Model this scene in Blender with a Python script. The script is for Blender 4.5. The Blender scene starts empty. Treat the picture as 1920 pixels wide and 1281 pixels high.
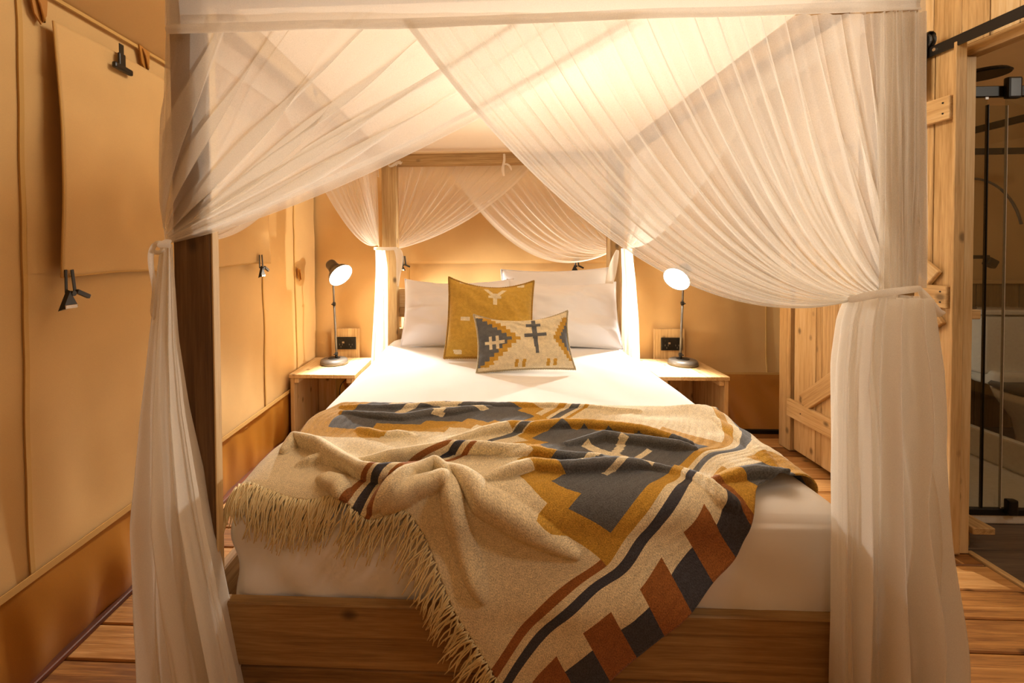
import bpy, bmesh, math, random
import numpy as np
from mathutils import Vector, Matrix
random.seed(7); rng = np.random.RandomState(5)
PI = math.pi
S = bpy.context.scene
COL = S.collection

# ------------------------------------------------------------------ camera
F, PX, PY = 853., 868., 486.
YAW, PITCH, ROLL, CAMH = math.radians(2.7), math.radians(1.2), -0.007, 1.335
_f = Vector((-math.sin(YAW)*math.cos(PITCH), math.cos(YAW)*math.cos(PITCH), -math.sin(PITCH)))
_r0 = Vector((math.cos(YAW), math.sin(YAW), 0)); _u0 = _r0.cross(_f)
_r = math.cos(ROLL)*_r0 + math.sin(ROLL)*_u0
_u = -math.sin(ROLL)*_r0 + math.cos(ROLL)*_u0
cam_data = bpy.data.cameras.new('camera')
cam_data.sensor_width = 36; cam_data.lens = F/1920*36
cam_data.shift_x = (960-PX)/1920; cam_data.shift_y = (PY-640.5)/1920
cam_data.clip_start = 0.02
cam = bpy.data.objects.new('camera', cam_data); COL.objects.link(cam)
M = Matrix((_r, _u, -_f)).transposed().to_4x4(); M.translation = (0, 0, CAMH)
cam.matrix_world = M
S.camera = cam

def at(px, py, Y=None, X=None, Z=None):
    """survey helper: where the sight line through a pixel meets a real plane"""
    d = _f + _r*((px-PX)/F) - _u*((py-PY)/F)
    t = Y/d.y if Y is not None else X/d.x if X is not None else (Z-CAMH)/d.z
    return Vector((0, 0, CAMH)) + d*t

# ------------------------------------------------------------------ light, exposure
S.view_settings.view_transform = 'Standard'; S.view_settings.look = 'None'
S.view_settings.exposure = 0.5; S.view_settings.gamma = 1; S.view_settings.use_curve_mapping = False
S.cycles.max_bounces = 12; S.cycles.diffuse_bounces = 6; S.cycles.transparent_max_bounces = 32
S.cycles.transmission_bounces = 8
w = bpy.data.worlds.new('night'); S.world = w; w.use_nodes = True
w.node_tree.nodes['Background'].inputs[0].default_value = (0.30, 0.22, 0.14, 1)
w.node_tree.nodes['Background'].inputs[1].default_value = 0.05

def lamp_light(name, loc, power, color, radius, kind='POINT', rot=None, spot=None):
    l = bpy.data.lights.new(name, kind); l.energy = power; l.color = color
    if kind == 'AREA': l.shape = 'DISK'; l.size = radius
    else: l.shadow_soft_size = radius
    if spot: l.spot_size = spot; l.spot_blend = .6
    o = bpy.data.objects.new(name, l); o.location = loc
    if rot: o.rotation_euler = rot
    COL.objects.link(o); return o
WARM = (1.0, 0.925, 0.79)
BULBC = (1.0, .955, .87)
BULB_W = 112
lamp_light('added_light_centre', (0.25, 1.75, 2.85), 78, WARM, .42)  # added light out of view over the canopy, brightens net, bed and pillows
lamp_light('added_light_right', (1.65, 0.25, 2.35), 17, WARM, .14)  # added warm light out of view, brightens the door side and floor
lamp_light('added_light_left', (-0.1, -0.9, 2.6), 4.5, WARM, .14)  # weak fill added behind the camera, no known fixture
lamp_light('added_light_bathroom', (3.2, 1.2, 2.3), 13, WARM, .12)  # added dim light out of view that lifts the bathroom

# ------------------------------------------------------------------ helpers
def srgb(h):
    h = h.lstrip('#'); c = [int(h[i:i+2], 16)/255 for i in (0, 2, 4)]
    return tuple(x/12.92 if x <= .04045 else ((x+.055)/1.055)**2.4 for x in c) + (1,)

def tag(o, label=None, cat=None, group=None, kind=None):
    if label: o['label'] = label
    if cat: o['category'] = cat
    if group: o['group'] = group
    if kind: o['kind'] = kind
    return o

def link(name, me, mat=None, parent=None, loc=None):
    o = bpy.data.objects.new(name, me); COL.objects.link(o)
    if mat and not me.materials: me.materials.append(mat)
    if parent: o.parent = parent
    if loc is not None: o.location = loc
    return o

def mesh(name, v, f, mat=None, parent=None, smooth=False, loc=None):
    me = bpy.data.meshes.new(name); me.from_pydata([tuple(map(float, p)) for p in v], [], f); me.update()
    if smooth: me.polygons.foreach_set('use_smooth', [True]*len(me.polygons))
    return link(name, me, mat, parent, loc)

def bobj(name, bm, mat=None, parent=None, smooth=False, loc=None):
    me = bpy.data.meshes.new(name); bmesh.ops.recalc_face_normals(bm, faces=bm.faces)
    bm.to_mesh(me); bm.free()
    if smooth: me.polygons.foreach_set('use_smooth', [True]*len(me.polygons))
    return link(name, me, mat, parent, loc)

def empty(name, loc=(0, 0, 0), rz=0):
    o = bpy.data.objects.new(name, None); o.empty_display_size = .05
    COL.objects.link(o); o.location = loc; o.rotation_euler = (0, 0, rz); return o

def bm_box(bm, c, s, bev=0.0, rot=None, seg=1):
    m = Matrix.Translation(c)
    if rot is not None: m = m @ rot.to_4x4()
    m = m @ Matrix.Diagonal((*s, 1))
    r = bmesh.ops.create_cube(bm, size=1, matrix=m)
    if bev > 0:
        es = {e for v in r['verts'] for e in v.link_edges}
        bmesh.ops.bevel(bm, geom=list(es), offset=bev, segments=seg, profile=.6, affect='EDGES')

def box(name, lo, hi, mat, parent=None, bev=.003, seg=1, rot=None, off=None):
    """box given by two world corners; its mesh origin sits at its centre (off = world place of the parent)"""
    lo = Vector(lo); hi = Vector(hi); c = (lo+hi)/2
    bm = bmesh.new(); bm_box(bm, (0, 0, 0), hi-lo, min(bev, min(hi-lo)*.35), rot, seg)
    return bobj(name, bm, mat, parent, False, c-(Vector(off) if off else Vector()))

def tube(bm, pts, r, n=8, cap=True):
    pts = [Vector(p) for p in pts]; rings = []
    rr = r if hasattr(r, '__len__') else [r]*len(pts)
    ref = None
    for i, p in enumerate(pts):
        d = (pts[min(i+1, len(pts)-1)]-pts[max(i-1, 0)]).normalized()
        if ref is None: ref = Vector((0, 0, 1)) if abs(d.z) < .9 else Vector((1, 0, 0))
        a = (ref - d*ref.dot(d)).normalized(); ref = a; b = d.cross(a)
        rings.append([bm.verts.new(p+(a*math.cos(2*PI*k/n)+b*math.sin(2*PI*k/n))*rr[i]) for k in range(n)])
    for i in range(len(rings)-1):
        for k in range(n):
            bm.faces.new((rings[i][k], rings[i][(k+1) % n], rings[i+1][(k+1) % n], rings[i+1][k]))
    if cap:
        bm.faces.new(rings[0][::-1]); bm.faces.new(rings[-1])

def lathe(bm, prof, n=32, mtx=None):
    rings = []
    for r, z in prof:
        if r < 1e-6: rings.append([bm.verts.new((0, 0, z))])
        else: rings.append([bm.verts.new((r*math.cos(2*PI*k/n), r*math.sin(2*PI*k/n), z)) for k in range(n)])
    vs = [v for R in rings for v in R]
    for A, B in zip(rings, rings[1:]):
        for k in range(n):
            a = [A[0]] if len(A) == 1 else [A[k], A[(k+1) % n]]
            b = [B[0]] if len(B) == 1 else [B[(k+1) % n], B[k]]
            if len(a)+len(b) >= 3: bm.faces.new(a+b)
    if mtx is not None: bmesh.ops.transform(bm, matrix=mtx, verts=vs)

def grid(name, fn, nu, nv, mat, parent=None, smooth=True, loc=None, wrap=False):
    U = np.linspace(0, 1, nu); V = np.linspace(0, 1, nv)
    uu, vv = np.meshgrid(U, V, indexing='ij')
    P = np.stack(fn(uu, vv), -1).reshape(-1, 3)
    idx = np.arange(nu*nv).reshape(nu, nv)
    fs = np.stack([idx[:-1, :-1], idx[1:, :-1], idx[1:, 1:], idx[:-1, 1:]], -1).reshape(-1, 4)
    if wrap:
        w_ = np.stack([idx[-1, :-1], idx[0, :-1], idx[0, 1:], idx[-1, 1:]], -1); fs = np.concatenate([fs, w_])
    return mesh(name, P, fs.tolist(), mat, parent, smooth, loc)

def copy_tree(o, parent=None):
    c = o.copy(); COL.objects.link(c)
    if parent: c.parent = parent
    for ch in list(o.children): copy_tree(ch, c)
    return c

class N2:
    """cheap smooth value noise on numpy arrays"""
    def __init__(s, seed): s.t = np.random.RandomState(seed).rand(64, 64)*2-1
    def __call__(s, x, y):
        x = np.asarray(x, float); y = np.asarray(y, float)
        i = np.floor(x).astype(int); j = np.floor(y).astype(int)
        a = x-i; b = y-j; a = a*a*(3-2*a); b = b*b*(3-2*b)
        g = lambda p, q: s.t[p % 64, q % 64]
        return (g(i, j)*(1-a)+g(i+1, j)*a)*(1-b)+(g(i, j+1)*(1-a)+g(i+1, j+1)*a)*b
nz = [N2(i) for i in range(8)]
def sstep(a, b, x):
    t = np.clip((x-a)/(b-a), 0, 1); return t*t*(3-2*t)

# ------------------------------------------------------------------ materials
def nodes(name):
    m = bpy.data.materials.new(name); m.use_nodes = True
    nt = m.node_tree; nt.nodes.clear()
    N = lambda t, **k: _n(nt, t, k)
    return m, nt, N
def _n(nt, t, k):
    n = nt.nodes.new(t)
    for a, b in k.items(): setattr(n, a, b)
    return n
def ramp(N, stops):
    r = N('ShaderNodeValToRGB'); e = r.color_ramp.elements
    while len(e) < len(stops): e.new(.5)
    for i, (p, c) in enumerate(stops): e[i].position = p; e[i].color = c
    return r

def wood(name, axis, light, mid, dark, rough=.62, scale=1.0, knots=True, spread=.25):
    m, nt, N = nodes(name); L = nt.links.new
    tc = N('ShaderNodeTexCoord'); oi = N('ShaderNodeObjectInfo')
    sc = N('ShaderNodeVectorMath', operation='SCALE'); sc.inputs[3].default_value = 37.
    comb = N('ShaderNodeCombineXYZ')
    for i in range(3): L(oi.outputs['Random'], comb.inputs[i])
    L(comb.outputs[0], sc.inputs[0])
    add = N('ShaderNodeVectorMath', operation='ADD'); L(tc.outputs['Object'], add.inputs[0]); L(sc.outputs[0], add.inputs[1])
    def stretched(along, across):
        mp = N('ShaderNodeMapping'); s = [across]*3; s[axis] = along
        mp.inputs['Scale'].default_value = [x*scale for x in s]; L(add.outputs[0], mp.inputs[0]); return mp
    warp = N('ShaderNodeTexNoise'); warp.inputs['Scale'].default_value = 1.; warp.inputs['Detail'].default_value = 2
    L(stretched(1.2, 5).outputs[0], warp.inputs['Vector'])
    wv = N('ShaderNodeTexNoise'); wv.inputs['Scale'].default_value = 1.; wv.inputs['Detail'].default_value = 5; wv.inputs['Distortion'].default_value = .7
    L(stretched(2.6, 62).outputs[0], wv.inputs['Vector'])
    fine = N('ShaderNodeTexNoise'); fine.inputs['Scale'].default_value = 1.; fine.inputs['Detail'].default_value = 3
    L(stretched(14, 260).outputs[0], fine.inputs['Vector'])
    mix1 = N('ShaderNodeMath', operation='MULTIPLY_ADD'); mix1.inputs[1].default_value = .62
    L(wv.outputs[0], mix1.inputs[0])
    m2 = N('ShaderNodeMath', operation='MULTIPLY'); m2.inputs[1].default_value = .38; L(warp.outputs[0], m2.inputs[0]); L(m2.outputs[0], mix1.inputs[2])
    m3 = N('ShaderNodeMath', operation='MULTIPLY_ADD'); m3.inputs[1].default_value = .28
    L(fine.outputs[0], m3.inputs[0]); L(mix1.outputs[0], m3.inputs[2])
    m4 = N('ShaderNodeMath', operation='MULTIPLY_ADD'); m4.inputs[1].default_value = spread; L(oi.outputs['Random'], m4.inputs[0])
    m5 = N('ShaderNodeMath', operation='SUBTRACT'); m5.inputs[1].default_value = .14+spread*.5; L(m3.outputs[0], m5.inputs[0]); L(m5.outputs[0], m4.inputs[2])
    cr = ramp(N, [(.28, dark), (.5, mid), (.72, light)]); L(m4.outputs[0], cr.inputs[0])
    col = cr.outputs[0]
    if knots:
        vo = N('ShaderNodeTexVoronoi'); vo.inputs['Scale'].default_value = 1.
        L(stretched(6.0, 9.0).outputs[0], vo.inputs['Vector'])
        kr = ramp(N, [(.07, (1, 1, 1, 1)), (.17, (0, 0, 0, 1))]); L(vo.outputs['Distance'], kr.inputs[0])
        mk = N('ShaderNodeMix', data_type='RGBA'); mk.inputs['B'].default_value = tuple(x*.38 for x in dark[:3])+(1,)
        kf = N('ShaderNodeMath', operation='MULTIPLY'); kf.inputs[1].default_value = .85; L(kr.outputs[0], kf.inputs[0])
        L(kf.outputs[0], mk.inputs['Factor']); L(col, mk.inputs['A']); col = mk.outputs['Result']
    b = N('ShaderNodeBsdfPrincipled'); b.inputs['Roughness'].default_value = rough
    L(col, b.inputs['Base Color'])
    bp = N('ShaderNodeBump'); bp.inputs['Strength'].default_value = .35; bp.inputs['Distance'].default_value = .004
    L(m3.outputs[0], bp.inputs['Height']); L(bp.outputs[0], b.inputs['Normal'])
    o = N('ShaderNodeOutputMaterial'); L(b.outputs[0], o.inputs[0]); return m

PINE = (srgb('d8be90'), srgb('c8a672'), srgb('a5824f'))
OLD = (srgb('b5935f'), srgb('947242'), srgb('6a4d29'))
MIDW = (srgb('c8aa78'), srgb('a98550'), srgb('7d5d32'))
DECK = (srgb('c2935a'), srgb('a06d35'), srgb('70451d'))
WX, WY, WZ = [wood('pine_wood_'+'xyz'[i], i, *PINE) for i in range(3)]
BX, BYW, BZ = [wood('aged_wood_'+'xyz'[i], i, *MIDW) for i in range(3)]
OX, OY, OZ = [wood('weathered_wood_'+'xyz'[i], i, *OLD) for i in range(3)]
DX = wood('deck_wood', 0, *DECK, rough=.45, spread=.3)
DY = wood('deck_trim_wood', 1, srgb('8a4a22'), srgb('6e3717'), srgb('4c240e'), rough=.5, knots=False)
DARKW = wood('bathroom_floor_wood', 0, srgb('7d6a55'), srgb('655443'), srgb('4b3d30'), rough=.5, knots=False)
PLY = wood('plywood', 2, srgb('8f7348'), srgb('7a6038'), srgb('5e4828'), rough=.5, knots=False)

def cloth(name, c, rough=.85, weave=900, bump=.15, sheen=0., var=.06, transl=0.):
    m, nt, N = nodes(name); L = nt.links.new
    tc = N('ShaderNodeTexCoord')
    n1 = N('ShaderNodeTexNoise'); n1.inputs['Scale'].default_value = weave; n1.inputs['Detail'].default_value = 2; L(tc.outputs['Object'], n1.inputs['Vector'])
    n2 = N('ShaderNodeTexNoise'); n2.inputs['Scale'].default_value = 3.5; n2.inputs['Detail'].default_value = 4; L(tc.outputs['Object'], n2.inputs['Vector'])
    r1 = ramp(N, [(.3, tuple(x*(1-var*2) for x in c[:3])+(1,)), (.7, tuple(min(1, x*(1+var)) for x in c[:3])+(1,))])
    ad = N('ShaderNodeMath', operation='MULTIPLY_ADD'); ad.inputs[1].default_value = .5; L(n1.outputs[0], ad.inputs[0])
    hf = N('ShaderNodeMath', operation='MULTIPLY'); hf.inputs[1].default_value = .5; L(n2.outputs[0], hf.inputs[0]); L(hf.outputs[0], ad.inputs[2])
    L(ad.outputs[0], r1.inputs[0])
    b = N('ShaderNodeBsdfPrincipled'); b.inputs['Roughness'].default_value = rough; L(r1.outputs[0], b.inputs['Base Color'])
    b.inputs['Sheen Weight'].default_value = sheen
    b.inputs['Specular IOR Level'].default_value = .25
    bp = N('ShaderNodeBump'); bp.inputs['Strength'].default_value = bump; bp.inputs['Distance'].default_value = .002
    L(n1.outputs[0], bp.inputs['Height']); L(bp.outputs[0], b.inputs['Normal'])
    o = N('ShaderNodeOutputMaterial')
    if transl > 0:
        t = N('ShaderNodeBsdfTranslucent'); L(r1.outputs[0], t.inputs[0]); mx = N('ShaderNodeMixShader'); mx.inputs[0].default_value = transl
        L(b.outputs[0], mx.inputs[1]); L(t.outputs[0], mx.inputs[2]); L(mx.outputs[0], o.inputs[0])
    else: L(b.outputs[0], o.inputs[0])
    return m
CANVAS = cloth('tan_canvas', srgb('cba66e'), weave=700)
CANVAS2 = cloth('tan_canvas_seam', srgb('c09858'), weave=700)
SKIRT = cloth('orange_vinyl', srgb('a06a24'), rough=.42, weave=400, bump=.05)
SHEET = cloth('white_cotton', srgb('efeff0'), weave=1200, bump=.06, var=.01)
PILLOWM = cloth('white_pillow_cotton', srgb('efeef0'), weave=1200, bump=.06, var=.01)
LEATHER = cloth('brown_leather', srgb('ab7430'), rough=.5, weave=300)

def sheer(name, c, alpha):
    """thin open-weave cotton: threads cover a fixed share of the area, the rest is holes"""
    m, nt, N = nodes(name); L = nt.links.new
    d = N('ShaderNodeBsdfDiffuse'); d.inputs[0].default_value = c
    t = N('ShaderNodeBsdfTranslucent'); t.inputs[0].default_value = c
    mx = N('ShaderNodeMixShader'); mx.inputs[0].default_value = .5; L(d.outputs[0], mx.inputs[1]); L(t.outputs[0], mx.inputs[2])
    tr = N('ShaderNodeBsdfTransparent'); m2 = N('ShaderNodeMixShader')
    tc = N('ShaderNodeTexCoord'); n = N('ShaderNodeTexNoise'); n.inputs['Scale'].default_value = 700; n.inputs['Detail'].default_value = 2
    L(tc.outputs['Object'], n.inputs['Vector'])
    mr = N('ShaderNodeMapRange'); mr.inputs[1].default_value = .3; mr.inputs[2].default_value = .7
    mr.inputs[3].default_value = alpha-.05; mr.inputs[4].default_value = alpha+.05; L(n.outputs[0], mr.inputs[0])
    L(mr.outputs[0], m2.inputs[0]); L(tr.outputs[0], m2.inputs[1]); L(mx.outputs[0], m2.inputs[2])
    o = N('ShaderNodeOutputMaterial'); L(m2.outputs[0], o.inputs[0]); return m
NETC = srgb('f3ede2')
NET = sheer('sheer_cotton_net', NETC, .52)
NET2 = sheer('gathered_cotton_net', NETC, .78)
NET3 = sheer('folded_cotton_hem', NETC, .62)
TOPN = sheer('canopy_top_cotton', srgb('f8f0e2'), .82)

def plain(name, c, rough=.5, metal=0., emit=None, es=0., spec=.5, coat=0.):
    m, nt, N = nodes(name); L = nt.links.new
    b = N('ShaderNodeBsdfPrincipled'); b.inputs['Roughness'].default_value = rough; b.inputs['Metallic'].default_value = metal
    b.inputs['Specular IOR Level'].default_value = spec; b.inputs['Coat Weight'].default_value = coat
    tc = N('ShaderNodeTexCoord'); n = N('ShaderNodeTexNoise'); n.inputs['Scale'].default_value = 60; n.inputs['Detail'].default_value = 3
    L(tc.outputs['Object'], n.inputs['Vector'])
    r = ramp(N, [(.3, tuple(x*.9 for x in c[:3])+(1,)), (.7, c)]); L(n.outputs[0], r.inputs[0]); L(r.outputs[0], b.inputs['Base Color'])
    if emit: b.inputs['Emission Color'].default_value = emit; b.inputs['Emission Strength'].default_value = es
    o = N('ShaderNodeOutputMaterial'); L(b.outputs[0], o.inputs[0]); return m
BLACK = plain('black_plastic', srgb('15130f'), .35)
BLKM = plain('black_steel', srgb('1c1915'), .45, .3)
GREYM = plain('grey_lamp_metal', srgb('6b645b'), .38, .35)
SHADEIN = plain('white_shade_lining', srgb('f6f2ea'), .4)
CHROME = plain('worn_steel', srgb('c8c0b4'), .25, .9)
WHITEC = plain('white_ceramic', srgb('d9d4c8'), .12)
TRAYM = plain('white_acrylic', srgb('ded8cc'), .25)
INK = plain('black_ink', srgb('1a140e'), .8)
BULB = plain('lit_bulb', (1, 1, 1, 1), .3, emit=(1, .90, .74, 1), es=60)
def glassmat():
    m, nt, N = nodes('shower_glass'); L = nt.links.new
    t = N('ShaderNodeBsdfTransparent'); t.inputs[0].default_value = (.86, .87, .83, 1)
    g = N('ShaderNodeBsdfGlossy'); g.inputs['Roughness'].default_value = .02
    mx = N('ShaderNodeMixShader'); mx.inputs[0].default_value = .07; L(t.outputs[0], mx.inputs[1]); L(g.outputs[0], mx.inputs[2])
    o = N('ShaderNodeOutputMaterial'); L(mx.outputs[0], o.inputs[0]); return m
GLASS = glassmat()

def woven(name, speck=.42, scale=420):
    """woven wool: yarn colours come with the mesh, the weave adds speckle and relief"""
    m, nt, N = nodes(name); L = nt.links.new
    at_ = N('ShaderNodeVertexColor', layer_name='yarn'); uv = N('ShaderNodeUVMap')
    mp = N('ShaderNodeMapping'); mp.inputs['Scale'].default_value = (scale, scale*.6, 1); mp.inputs['Rotation'].default_value = (0, 0, .7)
    L(uv.outputs[0], mp.inputs[0])
    n = N('ShaderNodeTexNoise'); n.inputs['Scale'].default_value = 1; n.inputs['Detail'].default_value = 2; L(mp.outputs[0], n.inputs['Vector'])
    n2 = N('ShaderNodeTexNoise'); n2.inputs['Scale'].default_value = 60; n2.inputs['Detail'].default_value = 3; L(uv.outputs[0], n2.inputs['Vector'])
    mr = N('ShaderNodeMapRange'); mr.inputs[1].default_value = .3; mr.inputs[2].default_value = .7; mr.inputs[3].default_value = 1-speck; mr.inputs[4].default_value = 1+speck*.6
    L(n.outputs[0], mr.inputs[0])
    mr2 = N('ShaderNodeMapRange'); mr2.inputs[1].default_value = .3; mr2.inputs[2].default_value = .7; mr2.inputs[3].default_value = .88; mr2.inputs[4].default_value = 1.08
    L(n2.outputs[0], mr2.inputs[0])
    mm = N('ShaderNodeMath', operation='MULTIPLY'); L(mr.outputs[0], mm.inputs[0]); L(mr2.outputs[0], mm.inputs[1])
    sc = N('ShaderNodeVectorMath', operation='SCALE'); L(at_.outputs[0], sc.inputs[0]); L(mm.outputs[0], sc.inputs[3])
    b = N('ShaderNodeBsdfPrincipled'); b.inputs['Roughness'].default_value = .95; b.inputs['Specular IOR Level'].default_value = .1
    b.inputs['Sheen Weight'].default_value = .15; b.inputs['Sheen Roughness'].default_value = .5
    L(sc.outputs[0], b.inputs['Base Color'])
    bp = N('ShaderNodeBump'); bp.inputs['Strength'].default_value = .5; bp.inputs['Distance'].default_value = .002; L(n.outputs[0], bp.inputs['Height']); L(bp.outputs[0], b.inputs['Normal'])
    o = N('ShaderNodeOutputMaterial'); L(b.outputs[0], o.inputs[0]); return m
WOOL = woven('woven_wool')
WOOLC = woven('woven_cushion_wool', .3, 500)

# ================================================================== THE SETTING
LX, BY = -1.385, 3.66          # left wall, back wall
RX = 2.055                     # plank wall
# floor: deck boards running across
floor = empty('floor'); tag(floor, kind='structure')
y = -2.3; k = 0; protos = {}
while y < 3.6:
    box('plank', (LX-.12, y, -.035), (RX+.03, y+.137, 0), DX, floor, .004)
    y += .1425
gnd = box('ground_sheet', (-1.8, -2.6, -.12), (4.6, 4.0, -.06), plain('dark_ground', srgb('241a10'), .9), floor, .0)

# left wall: tan canvas with gentle billows
wl = empty('wall_left'); tag(wl, kind='structure')
def billow(a, b, s=1.0):
    return s*(.009*nz[4](a*7+b*.5, b*.35)*sstep(1.25, .9, b)+.012*nz[0](a*1.7, b*.9)+.006*nz[1](a*5+b*1.2, b*1.6)+.0035*nz[2](a*3+b*4, b*5-a*3))
def wallL(u, v):
    Y = -2.5+u*(BY+2.5); Z = .30+v*1.87
    f = sstep(.3, .5, Z)*sstep(2.17, 2.0, Z)
    return LX-.012+billow(Y, Z)*f, Y, Z
grid('canvas', wallL, 260, 80, CANVAS, wl)
def skirtL(u, v):
    Y = -2.5+u*(BY+2.5); Z = -.02+v*.37
    n = .030*nz[3](Y*6.5+Z*1.2, Z*1.5)+.020*nz[4](Y*12+Z*2, Z*2)
    return LX-.030+.022*v+.010*np.sin(PI*np.clip(v,0,1))+.8*n*np.sin(PI*np.clip(v, 0, 1))**.7+.002, Y, Z
grid('skirt_band', skirtL, 320, 16, SKIRT, wl)
def seam_strip(name, pts, wv, mat, parent, t=.004):
    """flat sewn strip: pts along its middle, wv = half width vector"""
    bm = bmesh.new(); wv = Vector(wv)
    rows = []
    for p in pts:
        p = Vector(p); rows.append([bm.verts.new(p-wv), bm.verts.new(p+wv)])
    for a, b in zip(rows, rows[1:]): bm.faces.new((a[0], a[1], b[1], b[0]))
    o = bobj(name, bm, mat, parent); md = o.modifiers.new('t', 'SOLIDIFY'); md.thickness = t; md.offset = 0
    return o
seam_strip('hem_strip', [(LX+.006, yy, .345) for yy in np.linspace(-2.4, 3.64, 20)], (0, 0, .011), CANVAS2, wl)
def wl_off(yy, zz): return LX-.012+float(billow(np.array(yy), np.array(zz))*sstep(.3, .5, np.array(zz))*sstep(2.17, 2.0, np.array(zz)))
for yy in (1.315, 2.81, 3.28, .05):
    seam_strip('seam', [(wl_off(yy, z)+.004, yy, z) for z in np.linspace(.35, 2.12, 40)], (0, .007, 0), CANVAS2, wl, .006)
seam_strip('seam', [(LX+.004, yy, 2.155) for yy in np.linspace(-2.4, 3.6, 12)], (0, 0, .006), CANVAS2, wl, .006)
# raised panel in which the window sits
def panelL(u, v):
    Y = 1.325+u*1.48; Z = 1.27+v*.62; return LX-.008+billow(Y, Z)+0*u, Y, Z
grid('window_surround', panelL, 90, 40, CANVAS, wl)
# roll-down window cover
fl = empty('window_cover', (LX+.03, 2.1, 2.07)); tag(fl, 'tan canvas window cover hanging on the left tent wall', 'window cover')
def flapL(u, v):
    Y = 1.39+u*1.418; Z = 2.066-v*.81+.006*np.sin(u*9)
    sag = .018*np.sin(PI*v)*(1-u)**2+(.012*nz[5](Y*4+Z*2, Z*4)*v+.016*nz[6](Y*7-Z*4, Z*6+Y*3)*np.sin(PI*v))*np.clip(u*8, .12, 1)
    return LX+.03+sag+.002*v*(1-u)**3+.004*nz[0](Y*2, Z*2)-(LX+.03), Y-2.1, Z-2.07
fo = grid('cover_panel', flapL, 120, 60, CANVAS, fl); md = fo.modifiers.new('t', 'SOLIDIFY'); md.thickness = .004
def hem_of(vs):
    bm = bmesh.new(); tube(bm, vs, .0035, 6); return bm
edge = []
for u, v in [(0, v) for v in np.linspace(0, 1, 24)]+[(u, 1) for u in np.linspace(0, 1, 40)]:
    edge.append([float(c) for c in flapL(np.array(u), np.array(v))])
bobj('edge_binding', hem_of([Vector(p)+Vector((.002, 0, 0)) for p in edge]), CANVAS2, fl, True)

def clip(name, loc, label, rz, tilt=0.3, s=1.0, jaw=True):
    r = empty(name, loc, rz); tag(r, label, 'clip', 'black tent clips')
    r.rotation_euler = (0, 0, rz)
    # local: x along the wall, z up, -y towards the room
    bm = bmesh.new()
    bm_box(bm, (-.006*s, -.006, .045*s), (.012*s, .003, .09*s), .001); bobj('webbing_strap', bm, BLACK, r)
    bm = bmesh.new(); bm_box(bm, (.018*s, -.012, .045*s), (.014*s, .003, .09*s), .001, Matrix.Rotation(-.12, 3, 'Y')); bobj('webbing_strap', bm, BLACK, r)
    bm = bmesh.new()                                                     # triangular jaw plate
    tri = [(-.055, -.062), (.022, -.054), (-.018, .018)]
    lo = [bm.verts.new((x*s, -.020*s, z*s)) for x, z in tri]; hi = [bm.verts.new((x*s*.8-.003, -.034*s, z*s*.8-.004)) for x, z in tri]
    bm.faces.new(lo); bm.faces.new(hi[::-1])
    for i in range(3): bm.faces.new((lo[i], lo[(i+1) % 3], hi[(i+1) % 3], hi[i]))
    bobj('jaw_plate', bm, BLACK, r)
    bm = bmesh.new(); bm_box(bm, (-.018*s, -.037*s, -.048*s), (.05*s, .004, .014*s), .001); tag(bobj('jaw_edge', bm, CHROME, r), 'bright worn steel edge')
    bm = bmesh.new(); bm_box(bm, (.040*s, -.03*s, -.006*s), (.062*s, .014*s, .017*s), .003, Matrix.Rotation(.45, 3, 'Y'), 2); bobj('lever', bm, BLACK, r)
    bm = bmesh.new(); tube(bm, [(-.002, -.036*s, 0), (-.002, -.012*s, 0)], .010*s, 10); bobj('pivot', bm, BLACK, r)
    return r
RZL = PI/2   # local x -> world +y, local -y -> world +x
clip('tent_clip', tuple(at(124, 556, X=LX+.035)+Vector((0, 0, .01))), 'black clip with bright steel jaw hanging below the left window cover', RZL, s=.85)
clip('tent_clip', tuple(at(486, 503, X=LX+.035)), 'black clip under the far end of the left window cover, seen past the bed post', RZL, s=.9)
# flat clip holding the top of the cover
r = empty('cover_buckle', tuple(at(226, 113, X=LX+.045)), RZL); tag(r, 'black buckle clipped near the top of the left window cover', 'buckle')
bm = bmesh.new(); bm_box(bm, (0, -.008, -.032), (.085, .016, .022), .006, Matrix.Rotation(.05, 3, 'Y'), 2); bobj('bar', bm, BLACK, r)
bm = bmesh.new(); bm_box(bm, (-.002, -.006, -.002), (.03, .010, .05), .004, None, 2); bobj('tongue', bm, BLACK, r)
bm = bmesh.new(); bm_box(bm, (0, -.004, .034), (.022, .003, .05), .001); bobj('strap', bm, BLACK, r)
def leather_tab(loc, label, rz=RZL):
    r = empty('leather_tab', loc, rz); tag(r, label, 'tab', 'leather tabs on the canvas')
    bm = bmesh.new(); vs = [(-.028, 0, .04), (.03, 0, .03), (.026, 0, -.02), (.008, 0, -.055), (-.014, 0, -.03)]
    a = [bm.verts.new((x, -.002, z)) for x, _, z in vs]; b = [bm.verts.new((x, -.007, z)) for x, _, z in vs]
    bm.faces.new(a[::-1]); bm.faces.new(b)
    for i in range(5): bm.faces.new((a[i], a[(i+1) % 5], b[(i+1) % 5], b[i]))
    bobj('patch', bm, LEATHER, r)
    bm = bmesh.new(); tube(bm, [(-.01, -.008, .03), (-.002, -.016, 0), (.008, -.016, -.04), (.014, -.009, -.046), (.006, -.011, -.01), (-.01, -.008, .03)], .004, 6, False); bobj('loop', bm, LEATHER, r, True)
leather_tab((LX+.006, 1.36, 2.10), 'brown leather tab at the top left of the tent wall')
leather_tab((LX+.006, 1.80, 2.125), 'brown leather tab above the window cover beside the canopy net')
leather_tab((LX+.006, 3.315, 1.165), 'small brown leather tab on the canvas near the far left corner')

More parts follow.
